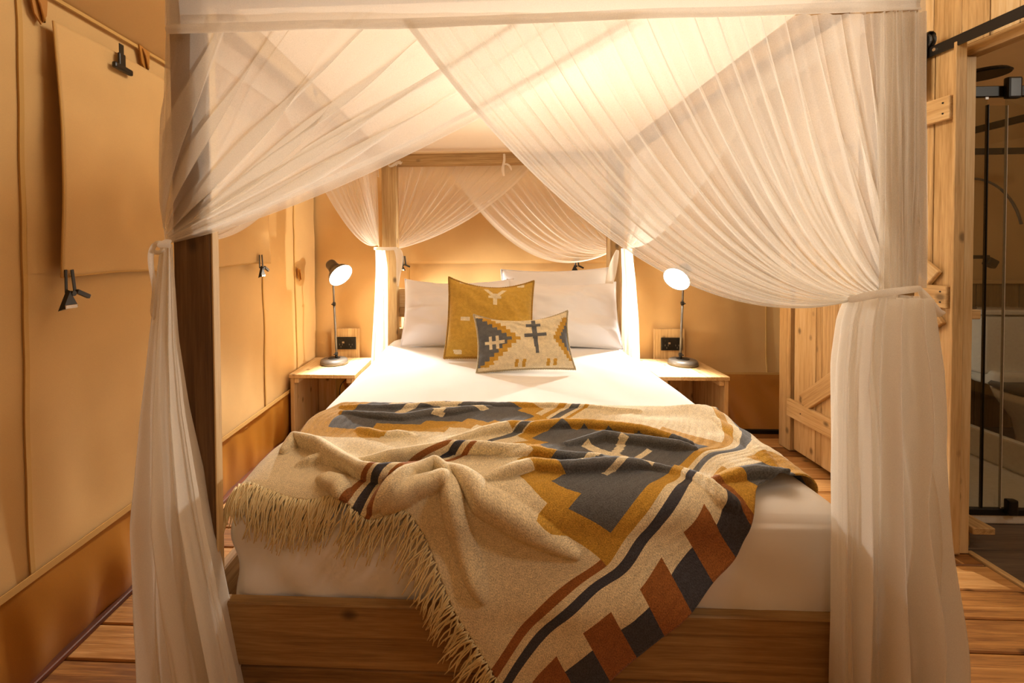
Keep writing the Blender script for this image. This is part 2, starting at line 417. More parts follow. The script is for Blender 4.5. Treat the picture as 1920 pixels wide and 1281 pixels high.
# back wall
wb = empty('wall_back'); tag(wb, kind='structure')
def wallB(u, v):
    X = LX-.02+u*5.9; Z = .30+v*3.0
    return X, BY+.012+billow(X+7, Z, 1.8)*sstep(.3, .5, Z), Z
grid('canvas', wallB, 200, 90, CANVAS, wb)
def skirtB(u, v):
    X = LX-.02+u*5.9; Z = -.03+v*.37
    bulge = (.30*sstep(1.72, 1.86, X)*sstep(2.6, 2.3, X))*(1-v)**1.1
    n = (.016*nz[3](X*7, Z*2)+.010*nz[5](X*14+Z*9, Z*3))*np.sin(PI*v)
    return X, BY-.004-bulge+n, Z
grid('skirt_band', skirtB, 260, 16, SKIRT, wb)
seam_strip('hem_strip', [(x, BY-.003, .345) for x in np.linspace(LX, 4.3, 20)], (0, 0, .010), CANVAS2, wb)
for xx in (-.62, 1.13, 2.22):
    seam_strip('seam', [(xx, BY+.004+1.8*float(billow(np.array(xx+7), np.array(z)))*float(sstep(.3, .5, np.array(z)))+.002, z) for z in np.linspace(.35, 2.4, 30)], (.006, 0, 0), CANVAS2, wb, .006)
fb = empty('window_cover', (.2, BY-.03, 2.1)); tag(fb, 'tan canvas window cover on the back wall above the headboard', 'window cover')
def flapB(u, v):
    X = -.75+u*1.93; Z = 2.15-v*.925
    return X-.2, -.012*v-.010*nz[5](X*3, Z*4)*v-.006*nz[2](X*8+Z*5, Z*3)*v, Z-2.1
fo = grid('cover_panel', flapB, 120, 40, CANVAS, fb); md = fo.modifiers.new('t', 'SOLIDIFY'); md.thickness = .004
bobj('edge_binding', hem_of([[float(c) for c in flapB(np.array(u), np.array(1.))] for u in np.linspace(0, 1, 40)]), CANVAS2, fb, True)
clip('tent_clip', tuple(at(757, 497, Y=BY-.05)), 'black clip on the back wall left of the pillows', 0, s=.8)
clip('tent_clip', tuple(at(1080, 499, Y=BY-.05)), 'black clip on the back wall above the right pillow', 0, s=.8)

# tent roof
ce = empty('ceiling'); tag(ce, kind='structure')
def roofA(u, v):
    Y = -2.6+u*6.5; X = LX-.02+v*2.7; return X, Y, 2.158+v*1.35+.015*nz[1](Y*2, v*3)
def roofB(u, v):
    Y = -2.6+u*6.5; X = 4.6-v*3.3; return X, Y, 2.2+v*1.31
grid('roof_canvas', roofA, 80, 30, CANVAS, ce); grid('roof_canvas', roofB, 40, 20, CANVAS, ce)
# wall behind the camera, far right of the bathroom
wf = mesh('wall_front', [(LX-.1, -2.5, 0), (4.6, -2.5, 0), (4.6, -2.5, 3.6), (LX-.1, -2.5, 3.6)], [(0, 1, 2, 3)], CANVAS); tag(wf, kind='structure')
wr2 = mesh('wall_bathroom_side', [(4.5, -2.6, 0), (4.5, 3.9, 0), (4.5, 3.9, 3.6), (4.5, -2.6, 3.6)], [(0, 1, 2, 3)], CANVAS); tag(wr2, kind='structure')
# baseboard rails
bb = box('baseboard_left', (LX-.045, -2.4, 0), (LX+.006, BY-.06, .020), DY, None, .003); tag(bb, kind='structure')
bb = box('baseboard_back', (-.9, BY-.36, 0), (1.0, BY-.32, .02), DY, None, .003); tag(bb, kind='structure')
bb = box('baseboard_corner', (1.70, 3.325, 0), (2.6, 3.345, .03), BLKM, None, .003); tag(bb, kind='structure')

# plank wall with the bathroom opening (right)
wr = empty('wall_right'); tag(wr, kind='structure')
y = 2.075
while y < 3.10:
    wd = .125+random.uniform(-.008, .008)
    if y+wd > 3.03: wd = 3.155-y
    box('plank', (RX+random.uniform(-.003, .002), y, .004), (RX+.024, y+wd-.003, 3.12), WZ, wr, .002); y += wd
box('corner_board', (1.985, 3.045, .004), (2.05, 3.155, 2.9), WZ, wr, .003)
yy = 2.075
for wd in (.0, .11, .105, .12, .11, .13, .12, .11, .14, .12, .13, .12, .14, .13, .12):
    if wd == 0: continue
    box('plank', (RX+random.uniform(-.003, .002), yy-wd+.003, 2.19), (RX+.024, yy, 3.12), WZ, wr, .002); yy -= wd
box('lintel', (RX-.004, .4, 2.140), (RX+.055, 2.072, 2.188), WY, wr, .003)
dj = box('door_jamb', (RX-.012, 2.040, .004), (RX+.030, 2.072, 2.138), WZ, wr, .003)
box('stop_block', (2.012, 2.03, .004), (2.040, 2.09, .075), WY, wr, .003)
tr = box('trim_threshold', (RX+.034, -.6, -.03), (RX+.060, 2.06, .008), WY, None, .003); tag(tr, kind='structure')
box('peg', (RX+.035, 2.05, 1.02), (RX+.075, 2.08, 1.06), WX, wr, .003)

# sliding barn door
dr = empty('door_1', (1.985, 2.5, .03)); tag(dr, kind='structure'); off = (1.985, 2.5, .03)
y = 2.012; i = 0
for wd in (.10, .14, .14, .12, .13, .12, .05, .19):
    box('plank', (1.982+random.uniform(-.002, .002), y+.002, .035), (2.004, y+wd-.002, 2.178), WZ, dr, .003, off=off); y += wd
    if y > 2.99: break
box('edge_stile', (1.962, 2.000, .030), (2.006, 2.012, 2.185), WZ, dr, .002, off=off)
for z0, z1 in ((.245, .355), (1.07, 1.165), (1.872, 1.972)):
    b = box('batten', (1.955, 2.020, z0), (1.980, 3.032, z1), WY, dr, .003, off=off)
for (y0, z0, y1, z1) in ((2.86, .40, 2.10, 1.02), (2.12, 1.21, 2.90, 1.83)):
    L_ = math.hypot(y1-y0, z1-z0); a = math.atan2(z1-z0, y1-y0)
    bm = bmesh.new(); bm_box(bm, (0, 0, 0), (.022, L_+.08, .10), .003, None)
    o = bobj('brace', bm, WY, dr, loc=Vector((1.967, (y0+y1)/2, (z0+z1)/2))-Vector(off)); o.rotation_euler = (a, 0, 0)
for (yy, zz) in ((2.045, 1.90), (2.045, 1.945), (2.045, 1.095), (2.045, 1.14), (2.045, .27), (2.9, .30), (2.9, 1.11)):
    bm = bmesh.new(); tube(bm, [(1.9555-off[0], yy-off[1], zz-off[2]), (1.9530-off[0], yy-off[1], zz-off[2])], .004, 8); bobj('screw_head', bm, BLKM, dr)
hg = empty('hanger_roller'); hg.parent = dr
bm = bmesh.new()
ys = 2.138; pts = [(1.948, 2.0), (1.948, 2.255), (1.951, 2.272), (1.962, 2.282), (1.978, 2.282), (1.989, 2.272), (1.992, 2.25)]
ring = [[bm.verts.new((x-off[0], ys+d-off[1], z-off[2])) for d in (-.022, .022)] for x, z in pts]
for a, b in zip(ring, ring[1:]): bm.faces.new((a[0], a[1], b[1], b[0]))
o = bobj('strap', bm, BLKM, hg); md = o.modifiers.new('t', 'SOLIDIFY'); md.thickness = .005
bm = bmesh.new(); tube(bm, [(x-off[0], ys-off[1], 2.243-off[2]) for x in (1.956, 1.960, 1.966, 1.974, 1.980, 1.984)], [.030, .036, .028, .028, .036, .030], 24); bobj('wheel', bm, BLKM, hg, False)
bm = bmesh.new(); tube(bm, [(1.944-off[0], ys-off[1], 2.243-off[2]), (1.957-off[0], ys-off[1], 2.243-off[2])], .012, 12); tag(bobj('axle_cap', bm, CHROME, hg), 'bright steel axle cap')
ra = empty('sliding_door_rail', (1.97, 1.2, 2.2)); tag(ra, 'black flat steel rail above the bathroom opening', 'door rail')
box('track', (1.965, -.4, 2.168), (1.973, 2.16, 2.212), BLKM, ra, .002, off=(1.97, 1.2, 2.2))
for yy in (2.09, 1.55, 1.0):
    bm = bmesh.new(); tube(bm, [(1.956-1.97, yy-1.2, -.01), (1.966-1.97, yy-1.2, -.01)], .008, 6); bobj('bolt', bm, CHROME, ra)
    bm = bmesh.new(); tube(bm, [(1.973-1.97, yy-1.2, -.01), (RX-.004-1.97, yy-1.2, -.01)], .009, 8); bobj('spacer', bm, BLKM, ra)
gb = box('floor_guide_block', (1.925, 2.02, .001), (1.958, 2.16, .068), WY, None, .003); tag(gb, 'small pine guide block on the deck below the sliding door', 'block')

# bathroom beyond the opening
bf = empty('floor_bathroom'); tag(bf, kind='structure')
for i in range(14):
    box('plank', (RX+.062, .4+i*.24, -.03), (4.5, .4+i*.24+.237, .0), DARKW, bf, .001)
wbb = empty('wall_bathroom_back'); tag(wbb, kind='structure')
for i in range(6):
    box('panel', (2.70+i*.3, 3.50, .0), (2.70+i*.3+.296, 3.512, 1.06), PLY, wbb, .002)
box('ledge', (2.69, 3.47, 1.06), (4.5, 3.512, 1.085), WX, wbb, .002)
sh = empty('shower_enclosure', (2.5, 2.3, 0)); tag(sh, 'black framed glass shower cubicle with white tray in the bathroom', 'shower'); so = (2.5, 2.3, 0)
box('tray', (2.13, 2.27, .002), (3.05, 3.15, .045), TRAYM, sh, .008, 2, off=so)
box('tray_rim', (3.0, 2.30, .045), (3.05, 3.15, .22), TRAYM, sh, .012, 2, off=so)
box('tray_rim', (2.13, 3.10, .045), (3.0, 3.15, .22), TRAYM, sh, .012, 2, off=so)
box('bottom_rail', (2.13, 2.262, .046), (3.05, 2.285, .078), BLKM, sh, .003, off=so)
box('top_rail', (2.13, 2.262, 2.035), (3.05, 2.285, 2.085), BLKM, sh, .003, off=so)
box('rear_rail', (2.9, 3.12, 1.93), (3.85, 3.145, 1.97), BLKM, sh, .003, off=so, rot=None)
box('side_rail', (3.015, 2.3, 2.03), (3.04, 3.15, 2.07), BLKM, sh, .003, off=so)
box('wall_profile', (2.13, 2.262, .078), (2.150, 2.285, 2.035), BLKM, sh, .002, off=so)
xg = at(1848, 500, Y=2.27).x
g = box('glass_pane', (2.150, 2.270, .079), (xg-.004, 2.278, 2.034), GLASS, sh, .0, off=so)
box('door_seal', (xg-.002, 2.266, .079), (xg+.002, 2.282, 2.0), BLKM, sh, .001, off=so)
xg2 = at(1884, 500, Y=2.27).x
box('glass_door', (xg+.004, 2.270, .079), (xg2, 2.278, 1.995), GLASS, sh, .0, off=so)
box('glass_edge', (xg2, 2.268, .079), (xg2+.0012, 2.280, 1.995), TRAYM, sh, .0, off=so)
box('glass_pane', (xg2+.003, 2.276, .079), (3.0, 2.284, 2.034), GLASS, sh, .0, off=so)
p = at(1895, 945, Y=2.25); box('hinge', (p.x-.022, 2.235, .06), (p.x+.022, 2.262, .135), BLACK, sh, .008, 2, off=so)
p = at(1898, 165, Y=2.25); box('roller_block', (p.x-.03, 2.235, p.z-.05), (p.x+.032, 2.262, p.z+.05), BLACK, sh, .01, 2, off=so)
p = at(1852, 176, Y=2.265); box('sticker', (p.x-.008, 2.266, p.z-.025), (p.x+.006, 2.2695, p.z+.025), TRAYM, sh, .0, off=so)
bm = bmesh.new(); lathe(bm, [(0, .0), (.10, 0), (.105, .008), (.09, .022), (.02, .03), (0, .03)], 24); p = at(1842, 143, Y=2.5)
tag(bobj('shower_head', bm, BLACK, sh, False, Vector(p)-Vector(so)), 'round black rain shower head')
bm = bmesh.new(); tube(bm, [Vector(p)+Vector((0, 0, .03))-Vector(so), Vector(p)+Vector((.02, .3, .05))-Vector(so), Vector(p)+Vector((.02, .6, .05))-Vector(so)], .011, 8); bobj('shower_arm', bm, BLACK, sh, True)
bm = bmesh.new(); cpts = []
for i in range(40):
    a = i/39*2*PI*.72+.3; cpts.append(Vector((3.15+.32*math.cos(a), 3.1, 1.35+.42*math.sin(a)))-Vector(so))
tube(bm, cpts, .008, 6); bobj('shower_hose', bm, GREYM, sh, True)
p = at(1850, 490, Y=3.3); tp = empty('wall_tap', p); tag(tp, 'black tap on the bathroom wall behind the shower glass', 'tap')
bm = bmesh.new(); bm_box(bm, (-.07, 0, .03), (.16, .03, .025), .004); bobj('spout', bm, BLACK, tp)
bm = bmesh.new(); bm_box(bm, (.015, -.01, -.01), (.07, .04, .06), .01, Matrix.Rotation(.5, 3, 'Y'), 2); bobj('lever', bm, BLACK, tp)
# toilet
to = empty('toilet', (3.5, 3.2, 0)); tag(to, 'white toilet with black seat seen through the shower glass', 'toilet')
bm = bmesh.new(); bm_box(bm, (.08, .12, .66), (.40, .17, .40), .025, None, 3); bobj('cistern', bm, WHITEC, to, True)
bm = bmesh.new(); bm_box(bm, (.08, .115, .885), (.43, .20, .035), .012, None, 3); bobj('cistern_lid', bm, WHITEC, to, True)
bm = bmesh.new(); lathe(bm, [(0, 0), (.12, 0), (.11, .10), (.13, .22), (.19, .34), (.205, .40), (.19, .405), (.15, .36), (0, .25)], 28, Matrix.Translation((.0, -.22, 0)) @ Matrix.Diagonal((1, 1.3, 1, 1))); bobj('bowl', bm, WHITEC, to, True)
bm = bmesh.new(); lathe(bm, [(.20, .405), (.215, .415), (.205, .43), (0, .435)], 28, Matrix.Translation((0, -.22, 0)) @ Matrix.Diagonal((1, 1.28, 1, 1))); tag(bobj('seat', bm, BLACK, to, True), 'black toilet seat')
bm = bmesh.new(); bm_box(bm, (.08, .06, .44), (.34, .2, .10), .03, None, 3); bobj('cistern_foot', bm, WHITEC, to, True)
rl = empty('towel_rail', (3.25, 3.40, .35)); tag(rl, 'white towel hanging beside the toilet', 'towel')
def twl(u, v): return (u-.5)*(.16+.12*v), -.02+.02*np.sin(u*15), .46-v*.62+.0*u
o = grid('towel_cloth', twl, 24, 20, SHEET, rl); md = o.modifiers.new('t', 'SOLIDIFY'); md.thickness = .012
bm = bmesh.new(); tube(bm, [(-.12, -.02, .465), (.12, -.02, .465)], .008, 8); bobj('bar', bm, BLKM, rl, True)
st = empty('low_step', (2.2, 2.1, 0)); tag(st, 'low wooden step beside the shower tray', 'step')
box('tread', (2.122, 2.06, .075), (2.215, 2.24, .105), WY, st, .003, off=(2.2, 2.1, 0))
box('leg', (2.125, 2.10, .001), (2.150, 2.13, .075), OZ, st, .002, off=(2.2, 2.1, 0)); box('leg', (2.125, 2.2, .001), (2.150, 2.23, .075), OZ, st, .002, off=(2.2, 2.1, 0))

# ================================================================== BED
bed = empty('four_poster_bed', (.107, 2.1, 0)); tag(bed, 'rough timber four-poster bed frame in the middle of the tent', 'bed'); bo = (.107, 2.1, 0)
def bx(n, lo, hi, m, bev=.004): return box(n, lo, hi, m, bed, bev, off=bo)
FY, FYB = 1.06, 1.089
SHADEPOST = wood('shaded_weathered_post_wood', 2, srgb('80603a'), srgb('644624'), srgb('442c13'))  # darker copy of the weathered wood: shade on the post front put into colour
tag(bx('post', (-.748, FY, 0), (-.655, FYB, 2.0), SHADEPOST), 'weathered front left post, shade put into its colour')
tag(bx('lit_post_edge', (-.6548, FY+.001, 0), (-.651, FYB-.001, 1.919), WZ, .001), 'pale sawn edge of the front left post, lamplight put into its colour')  # pale pine strip: lamplight on the inner side put into the colour
bx('post_return', (-.748, FYB+.001, 0), (-.719, FYB+.10, 2.0), OZ)
bx('post', (.868, FY, 0), (.962, FYB, 2.0), OZ)
bx('post_return', (.934, FYB+.001, 0), (.962, FYB+.10, 2.0), OZ)
bx('post', (-.702, 3.10, 0), (-.602, 3.19, 2.0), BZ)
bx('post', (.842, 3.10, 0), (.940, 3.19, 2.0), BZ)
bx('beam', (-.650, FY, 1.92), (.866, FYB, 2.0), BX)
bx('beam', (-.600, 3.10, 1.918), (.840, 3.19, 1.992), BX)
bx('beam', (-.715, 1.20, 1.92), (-.66, 3.098, 1.99), BYW); bx('beam', (.875, 1.20, 1.92), (.93, 3.098, 1.99), BYW)
tag(bx('footboard', (-.650, FY, .325), (.866, FYB, .482), OX), 'thick weathered footboard plank')
bx('footboard', (-.650, FY+.004, .16), (.866, FYB, .322), OX)
bx('side_rail', (-.748, 1.192, .30), (-.720, 3.098, .46), OY); bx('side_rail', (.900, 1.192, .30), (.930, 3.098, .46), OY)
bx('slat_base', (-.64, 1.12, .36), (.86, 3.09, .385), OX)
for z0, z1 in ((.932, 1.062), (.858, .929), (.690, .782), (.55, .686)):
    tag(bx('headboard_plank', (-.690, 3.195, z0), (.945, 3.225, z1), WX), None)
for xx in (-.69, -.10, .40, .85):
    bx('headboard_post', (xx, 3.228, .30), (xx+.09, 3.256, 1.06), WZ)

# mattress in a fitted sheet
MX0, MX1, MY0, MY1, MT = -.652, .868, 1.094, 3.185, .716
mt = empty('mattress', (.107, 2.1, .39)); tag(mt, 'white sheeted mattress lying in the four-poster bed', 'mattress')
def matt():
    r = .055
    bm = bmesh.new(); bm_box(bm, (0, 0, 0), (MX1-MX0, MY1-MY0, .32))
    bmesh.ops.subdivide_edges(bm, edges=bm.edges[:], cuts=60, use_grid_fill=True)
    hx, hy, hz = (MX1-MX0)/2, (MY1-MY0)/2, .16
    for v in bm.verts:
        c = v.co; q = Vector((max(-hx+r, min(hx-r, c.x)), max(-hy+r, min(hy-r, c.y)), max(-hz+.02, min(hz-r, c.z))))
        d = c-q
        if d.length > 1e-6: c2 = q+d.normalized()*r if (abs(d.x) > 0)+(abs(d.y) > 0)+(abs(d.z) > 0) > 1 else c
        else: c2 = c
        x, y_, z = c2
        n = (c2-q).normalized() if d.length > 1e-6 else Vector((0, 0, 1))
        wz = .5-.5*math.tanh((z-.10)*20)
        a = .004*float(nz[2](x*6+z*7, y_*2+z*3))+.016*wz*float(nz[4](x*7-z*9, z*3.5+y_*4))+.005*wz*float(nz[6](x*15+z*12, z*5))
        if z > .12: a = .0035*float(nz[1](x*5+y_*2, y_*4-x))+.0015*float(nz[5](x*16+y_*3, y_*7))
        v.co = c2+n*a
    return bobj('fitted_sheet', bm, SHEET, mt, True, Vector(((MX0+MX1)/2, (MY0+MY1)/2, MT-.16))-Vector((.107, 2.1, .39)))
matt()

# ------------------------------------------------------------------ pillows
def pillow_mesh(name, w_, h_, t, mat, parent, n=60, seed=0, pinch=.10, colour=None, wr=1.0):
    """a stuffed case: local x = width, z = height, y = thickness; two skins on one welded seam"""
    rs = np.random.RandomState(seed); P = rs.rand(6)*9
    u = np.linspace(-1, 1, n); uu, vv = np.meshgrid(u, u, indexing='ij')
    prof = (np.clip(1-np.abs(uu)**2.4, 0, 1)*np.clip(1-np.abs(vv)**2.4, 0, 1))**.55
    X = uu*w_/2*(1-.22*pinch*(1-vv**2)*np.abs(uu)**2); Z = vv*h_/2*(1-pinch*np.where(vv > 0, 1., .22)*(1-uu**2)*np.abs(vv)**2)
    rad = .10*np.exp(-((np.abs(uu)-1)**2+(np.abs(vv)-1)**2)/.25)
    W = wr*(.007*nz[seed % 7](uu*2.2+P[0], vv*2.2+P[1])+.004*nz[(seed+2) % 7](uu*5+vv*3+P[2], vv*5+P[3])+.006*nz[(seed+1) % 7](np.arctan2(vv, uu)*4+P[4], P[5]+0*vv)*(uu**2+vv**2))
    fr = -(t/2)*prof*(1-rad)+W*prof; bk = (t/2)*prof*.8-W*prof*.5
    idx = np.arange(n*n).reshape(n, n)
    V = np.concatenate([np.stack([X, fr, Z], -1).reshape(-1, 3), np.stack([X, bk+.0005, Z], -1).reshape(-1, 3)])
    f1 = np.stack([idx[:-1, :-1], idx[1:, :-1], idx[1:, 1:], idx[:-1, 1:]], -1).reshape(-1, 4)
    F_ = np.concatenate([f1, f1[:, ::-1]+n*n])
    o = mesh(name, V, F_.tolist(), mat, parent, True)
    me = o.data
    bmx = bmesh.new(); bmx.from_mesh(me); bmesh.ops.remove_doubles(bmx, verts=bmx.verts, dist=.0008); bmx.to_mesh(me); bmx.free()
    if colour:
        ca = me.color_attributes.new('yarn', 'FLOAT_COLOR', 'CORNER'); me.uv_layers.new(name='UVMap')
        ca = me.color_attributes['yarn']; uvl = me.uv_layers['UVMap']
        for poly in me.polygons:
            cs = [me.vertices[i].co for i in poly.vertices]; cx = sum(c.x for c in cs)/len(cs)/(w_/2); cz = sum(c.z for c in cs)/len(cs)/(h_/2); front = sum(c.y for c in cs) < 0
            k_ = colour(cx, cz) if front else colour(9, 9)
            for li in poly.loop_indices:
                co = me.vertices[me.loops[li].vertex_index].co
                ca.data[li].color = k_; uvl.data[li].uv = (co.x, co.z)
    ed = [(uu[i, j], vv[i, j]) for i, j in [(i, 0) for i in range(n)]+[(n-1, j) for j in range(n)]+[(i, n-1) for i in range(n-1, -1, -1)]+[(0, j) for j in range(n-1, -1, -1)]]
    pts = [V[idx[i, j]] for i, j in [(i, 0) for i in range(n)]+[(n-1, j) for j in range(1, n)]+[(i, n-1) for i in range(n-2, -1, -1)]+[(0, j) for j in range(n-2, -1, -1)]]
    return o, pts

def pillow(name, label, cat, loc, w_, h_, t, tilt, rz, mat, seed, group=None, ry=0, colour=None, welt=None, pinch=.10, n=60, wr=1.0):
    r = empty(name, loc); r.rotation_euler = (-tilt, ry, rz); tag(r, label, cat, group)
    o, pts = pillow_mesh('case', w_, h_, t, mat, r, n, seed, pinch, colour, wr)
    o.location = (0, 0, h_/2)
    if welt:
        bm = bmesh.new(); tube(bm, [Vector(p)*1.008+Vector((0, .002*math.sin(i*1.9), h_/2+.001*math.cos(i*2.3))) for i, p in enumerate(pts)], welt[0], 6, False); bobj('piped_edge', bm, welt[1], r, True)
    else:
        bm = bmesh.new(); tube(bm, [Vector(p)*1.004+Vector((0, 0, h_/2)) for p in pts], .003, 5, False); bobj('seam', bm, mat, r, True)
    return r
ZT = MT+.009
pillow('pillow', 'white bed pillow at the left, partly behind the mustard cushion', 'pillow', (-.165, 2.86, ZT), .74, .47, .24, .50, .03, PILLOWM, 1, 'white bed pillows', pinch=.2, wr=3.5)
pillow('pillow', 'white bed pillow at the right, in front of the other white pillow', 'pillow', (.49, 2.84, ZT), .72, .46, .25, .52, -.03, PILLOWM, 3, 'white bed pillows', ry=.03, pinch=.2, wr=3.5)
pillow('pillow', 'white bed pillow standing at the back right with only its top edge showing', 'pillow', (.49, 3.05, ZT+.005), .74, .48, .10, .18, -.02, PILLOWM, 5, 'white bed pillows', ry=-.015)
# mustard cushion
MUST = srgb('c9a248'); MUSTD = srgb('8d6a22'); CREAM = srgb('e6d8b6'); GREY = srgb('66686b'); NAVY = srgb('484850'); RUST = srgb('9c6435'); GOLD = srgb('c69a40')
def yellow(x, z):
    def rc(x0, x1, z0, z1): return x0 < x < x1 and z0 < z < z1
    if rc(.04, .14, .28, .56) or rc(-.06, .22, .44, .51) or rc(-.67, -.46, -.12, -.02): return CREAM
    if .5 < z < .68 and abs(abs(x-.09)-(z-.46)*1.0) < .05: return CREAM
    if rc(-.80, -.62, -.90, -.80) or rc(-.74, -.55, .84, .92) or rc(.62, .78, .80, .90) or rc(.0, .14, -.74, -.66): return CREAM
    return MUST
pillow('cushion', 'square mustard woven cushion with small cream marks', 'cushion', (.020, 2.50, ZT), .49, .46, .15, .32, .02, WOOLC, 2, colour=yellow, welt=(.006, plain('mustard_piping', srgb('a37e34'), .9)), ry=.05, pinch=.24, n=110, wr=2.6)
def lumbar(x, z):
    def rc(x0, x1, z0, z1): return x0 < x < x1 and z0 < z < z1
    if abs(x) > 1.5: return CREAM
    # cross with two bars
    xs = .24+(-.06)*(z)
    if rc(.18, .27, -.48, .62) and abs(x-xs) < .055 or rc(.06, .36, .40, .50) or rc(.0, .46, .06, .17): return GREY
    # little paired strokes
    for cx in (-.18, -.03, .46, .60):
        if abs(x-cx-(z+.7)*.1) < .035 and -.88 < z < -.66: return GOLD
    # left stepped half diamond
    zz = round((z-.02)/.125)*.125
    d = 1-abs(zz)/.98
    xl = x+1.0
    if abs(z) < .86:
        wg = .74*d+.06; wm = wg+.12
        if xl < wg-.06:
            if rc(-.80, -.40, -.12, -.02) or rc(-.72, -.66, -.30, .14) or rc(-.58, -.52, -.30, .14): return CREAM
            return GREY
        if xl < wm: return GOLD
    xr = 1.0-x
    if abs(z) < .75:
        d = 1-abs(zz)/.80; wg = .30*d
        if xr < wg-.03: return GREY
        if xr < wg+.10: return GOLD
    return CREAM
pillow('cushion', 'small oblong cream cushion with grey cross and stepped mustard diamonds', 'cushion', (.203, 2.27, ZT+.002), .49, .30, .13, .42, .04, WOOLC, 4, colour=lumbar, welt=(.005, plain('beige_piping', srgb('b5a98c'), .9)), ry=-.035, pinch=.34, n=120, wr=2.2)

# ------------------------------------------------------------------ blanket
Y0f = MY0; RB = .055; TOPZ = MT+.010
def roll(XY):
    x, y_ = XY[:, 0], XY[:, 1]
    XR = MX1-RB; YF = Y0f+RB
    def drop(a):
        a = np.maximum(a, 0); q = RB*PI/2; an = np.minimum(a/RB, PI/2)
        return RB*np.sin(an), RB*(1-np.cos(an))+np.maximum(a-q, 0), an
    hy, dy, ay = drop(YF-y_); hx, dx, ax = drop(x-XR); hl, dl, al = drop(MX0+RB-x)
    z = TOPZ-dy-dx-dl
    Y = np.where(y_ < YF, YF-hy, y_); X = np.where(x > XR, XR+hx, np.where(x < MX0+RB, MX0+RB-hl, x))
    Y = Y-.055*sstep(.66, .50, z)*(ay > 0.3)
    nrm = np.stack([np.sin(ax)-np.sin(al), -np.sin(ay), np.cos(ay)*np.cos(ax)*np.cos(al)+1e-3], -1); nrm /= np.linalg.norm(nrm, axis=1)[:, None]
    return np.stack([X, Y, z], -1), nrm
def unroll(px, py):
    """unrolled bed coordinates of the cloth point seen at a surveyed pixel"""
    ys = np.arange(.30, 2.2, .002); d = _f + _r*((px-PX)/F) - _u*((py-PY)/F); xy = np.stack([0*ys, ys], -1)
    for _ in range(3):
        q, nn = roll(xy); q = q+nn*.010; t = q[:, 1]/d.y; xy[:, 0] = np.clip(d.x*t, MX0, MX1-RB)
    e = np.abs(CAMH+d.z*t-q[:, 2]); i = int(np.argmin(e)); return (float(d.x*t[i]), float(ys[i]))
anch = []
def A(u, v, px, py): anch.append((u, v, *unroll(px, py)))
def W(u, v, x, y_): anch.append((u, v, x, y_))
# bottom right selvedge (v=0)
A(0, 0, 990, 1394); A(.24, 0, 1140, 1264); A(.395, 0, 1236, 1181); A(.56, 0, 1333, 1089); A(.64, 0, 1375, 1040); A(.72, 0, 1405, 983)
A(.81, 0, 1424, 915); W(.93, 0, .885, 1.24); W(1.25, 0, 1.03, 1.55); W(1.55, 0, 1.12, 1.85)
# navy stripe (v=.19) and the brown one beside it
for u, px, py in ((0, 942, 1285), (.054, 965, 1247), (.205, 1046, 1154), (.32, 1117, 1091), (.415, 1177, 1044), (.525, 1236, 977), (.68, 1295, 905), (.76, 1310, 882), (.84, 1341, 858), (.95, 1392, 848)): A(u, .19, px, py)
W(1.2, .19, .87, 1.65); W(1.45, .19, .93, 1.88)
# fringe end (u=0)
A(0, .42, 845, 1120); A(0, .62, 760, 957); A(0, .71, 695, 972); A(0, .753, 671, 958); A(0, .79, 648, 940); A(0, .95, 590, 938); A(0, 1.12, 520, 925); A(0, 1.30, 452, 914)
# stepped diamond corners
A(.36, .245, 1126, 1044); A(.36, .43, 1001, 970); A(.46, .57, 985, 880); A(.43, .26, 1145, 993); A(.43, .38, 1067, 951); A(.49, .47, 1041, 905); A(.59, .69, 995, 824)
A(.92, .345, 1286, 831); A(.90, .466, 1210, 812); A(.83, .58, 1130, 803); A(.66, .43, 1165, 862)
# triple stripe
A(.14, .753, 730, 900); A(.27, .753, 785, 876); A(.42, .753, 868, 852); A(.66, .753, 1003, 803); A(.945, .753, 1088, 765)
# far left field
A(.40, .93, 860, 818); A(.38, 1.12, 690, 822); A(.34, 1.28, 585, 822); A(.52, .95, 870, 795); A(.50, 1.08, 750, 797); A(.48, 1.27, 612, 788); A(.66, .94, 922, 777)
A(.18, 1.0, 640, 880); A(.17, 1.22, 540, 860)
anch = np.array(anch)
def tps_fit(P, Q, lam=2e-4):
    n = len(P); d2 = ((P[:, None]-P[None])**2).sum(-1); K = .5*d2*np.log(d2+1e-12)
    K += lam*np.eye(n); B = np.hstack([np.ones((n, 1)), P]); Z_ = np.zeros((3, 3))
    sol = np.linalg.solve(np.vstack([np.hstack([K, B]), np.hstack([B.T, Z_])]), np.vstack([Q, np.zeros((3, Q.shape[1]))]))
    def ev(X):
        out = np.zeros((len(X), Q.shape[1]))
        for i in range(0, len(X), 20000):
            x = X[i:i+20000]; d2 = ((x[:, None]-P[None])**2).sum(-1)
            out[i:i+20000] = .5*d2*np.log(d2+1e-12) @ sol[:n]+np.hstack([np.ones((len(x), 1)), x]) @ sol[n:]
        return out
    return ev
tps = tps_fit(anch[:, :2], anch[:, 2:])

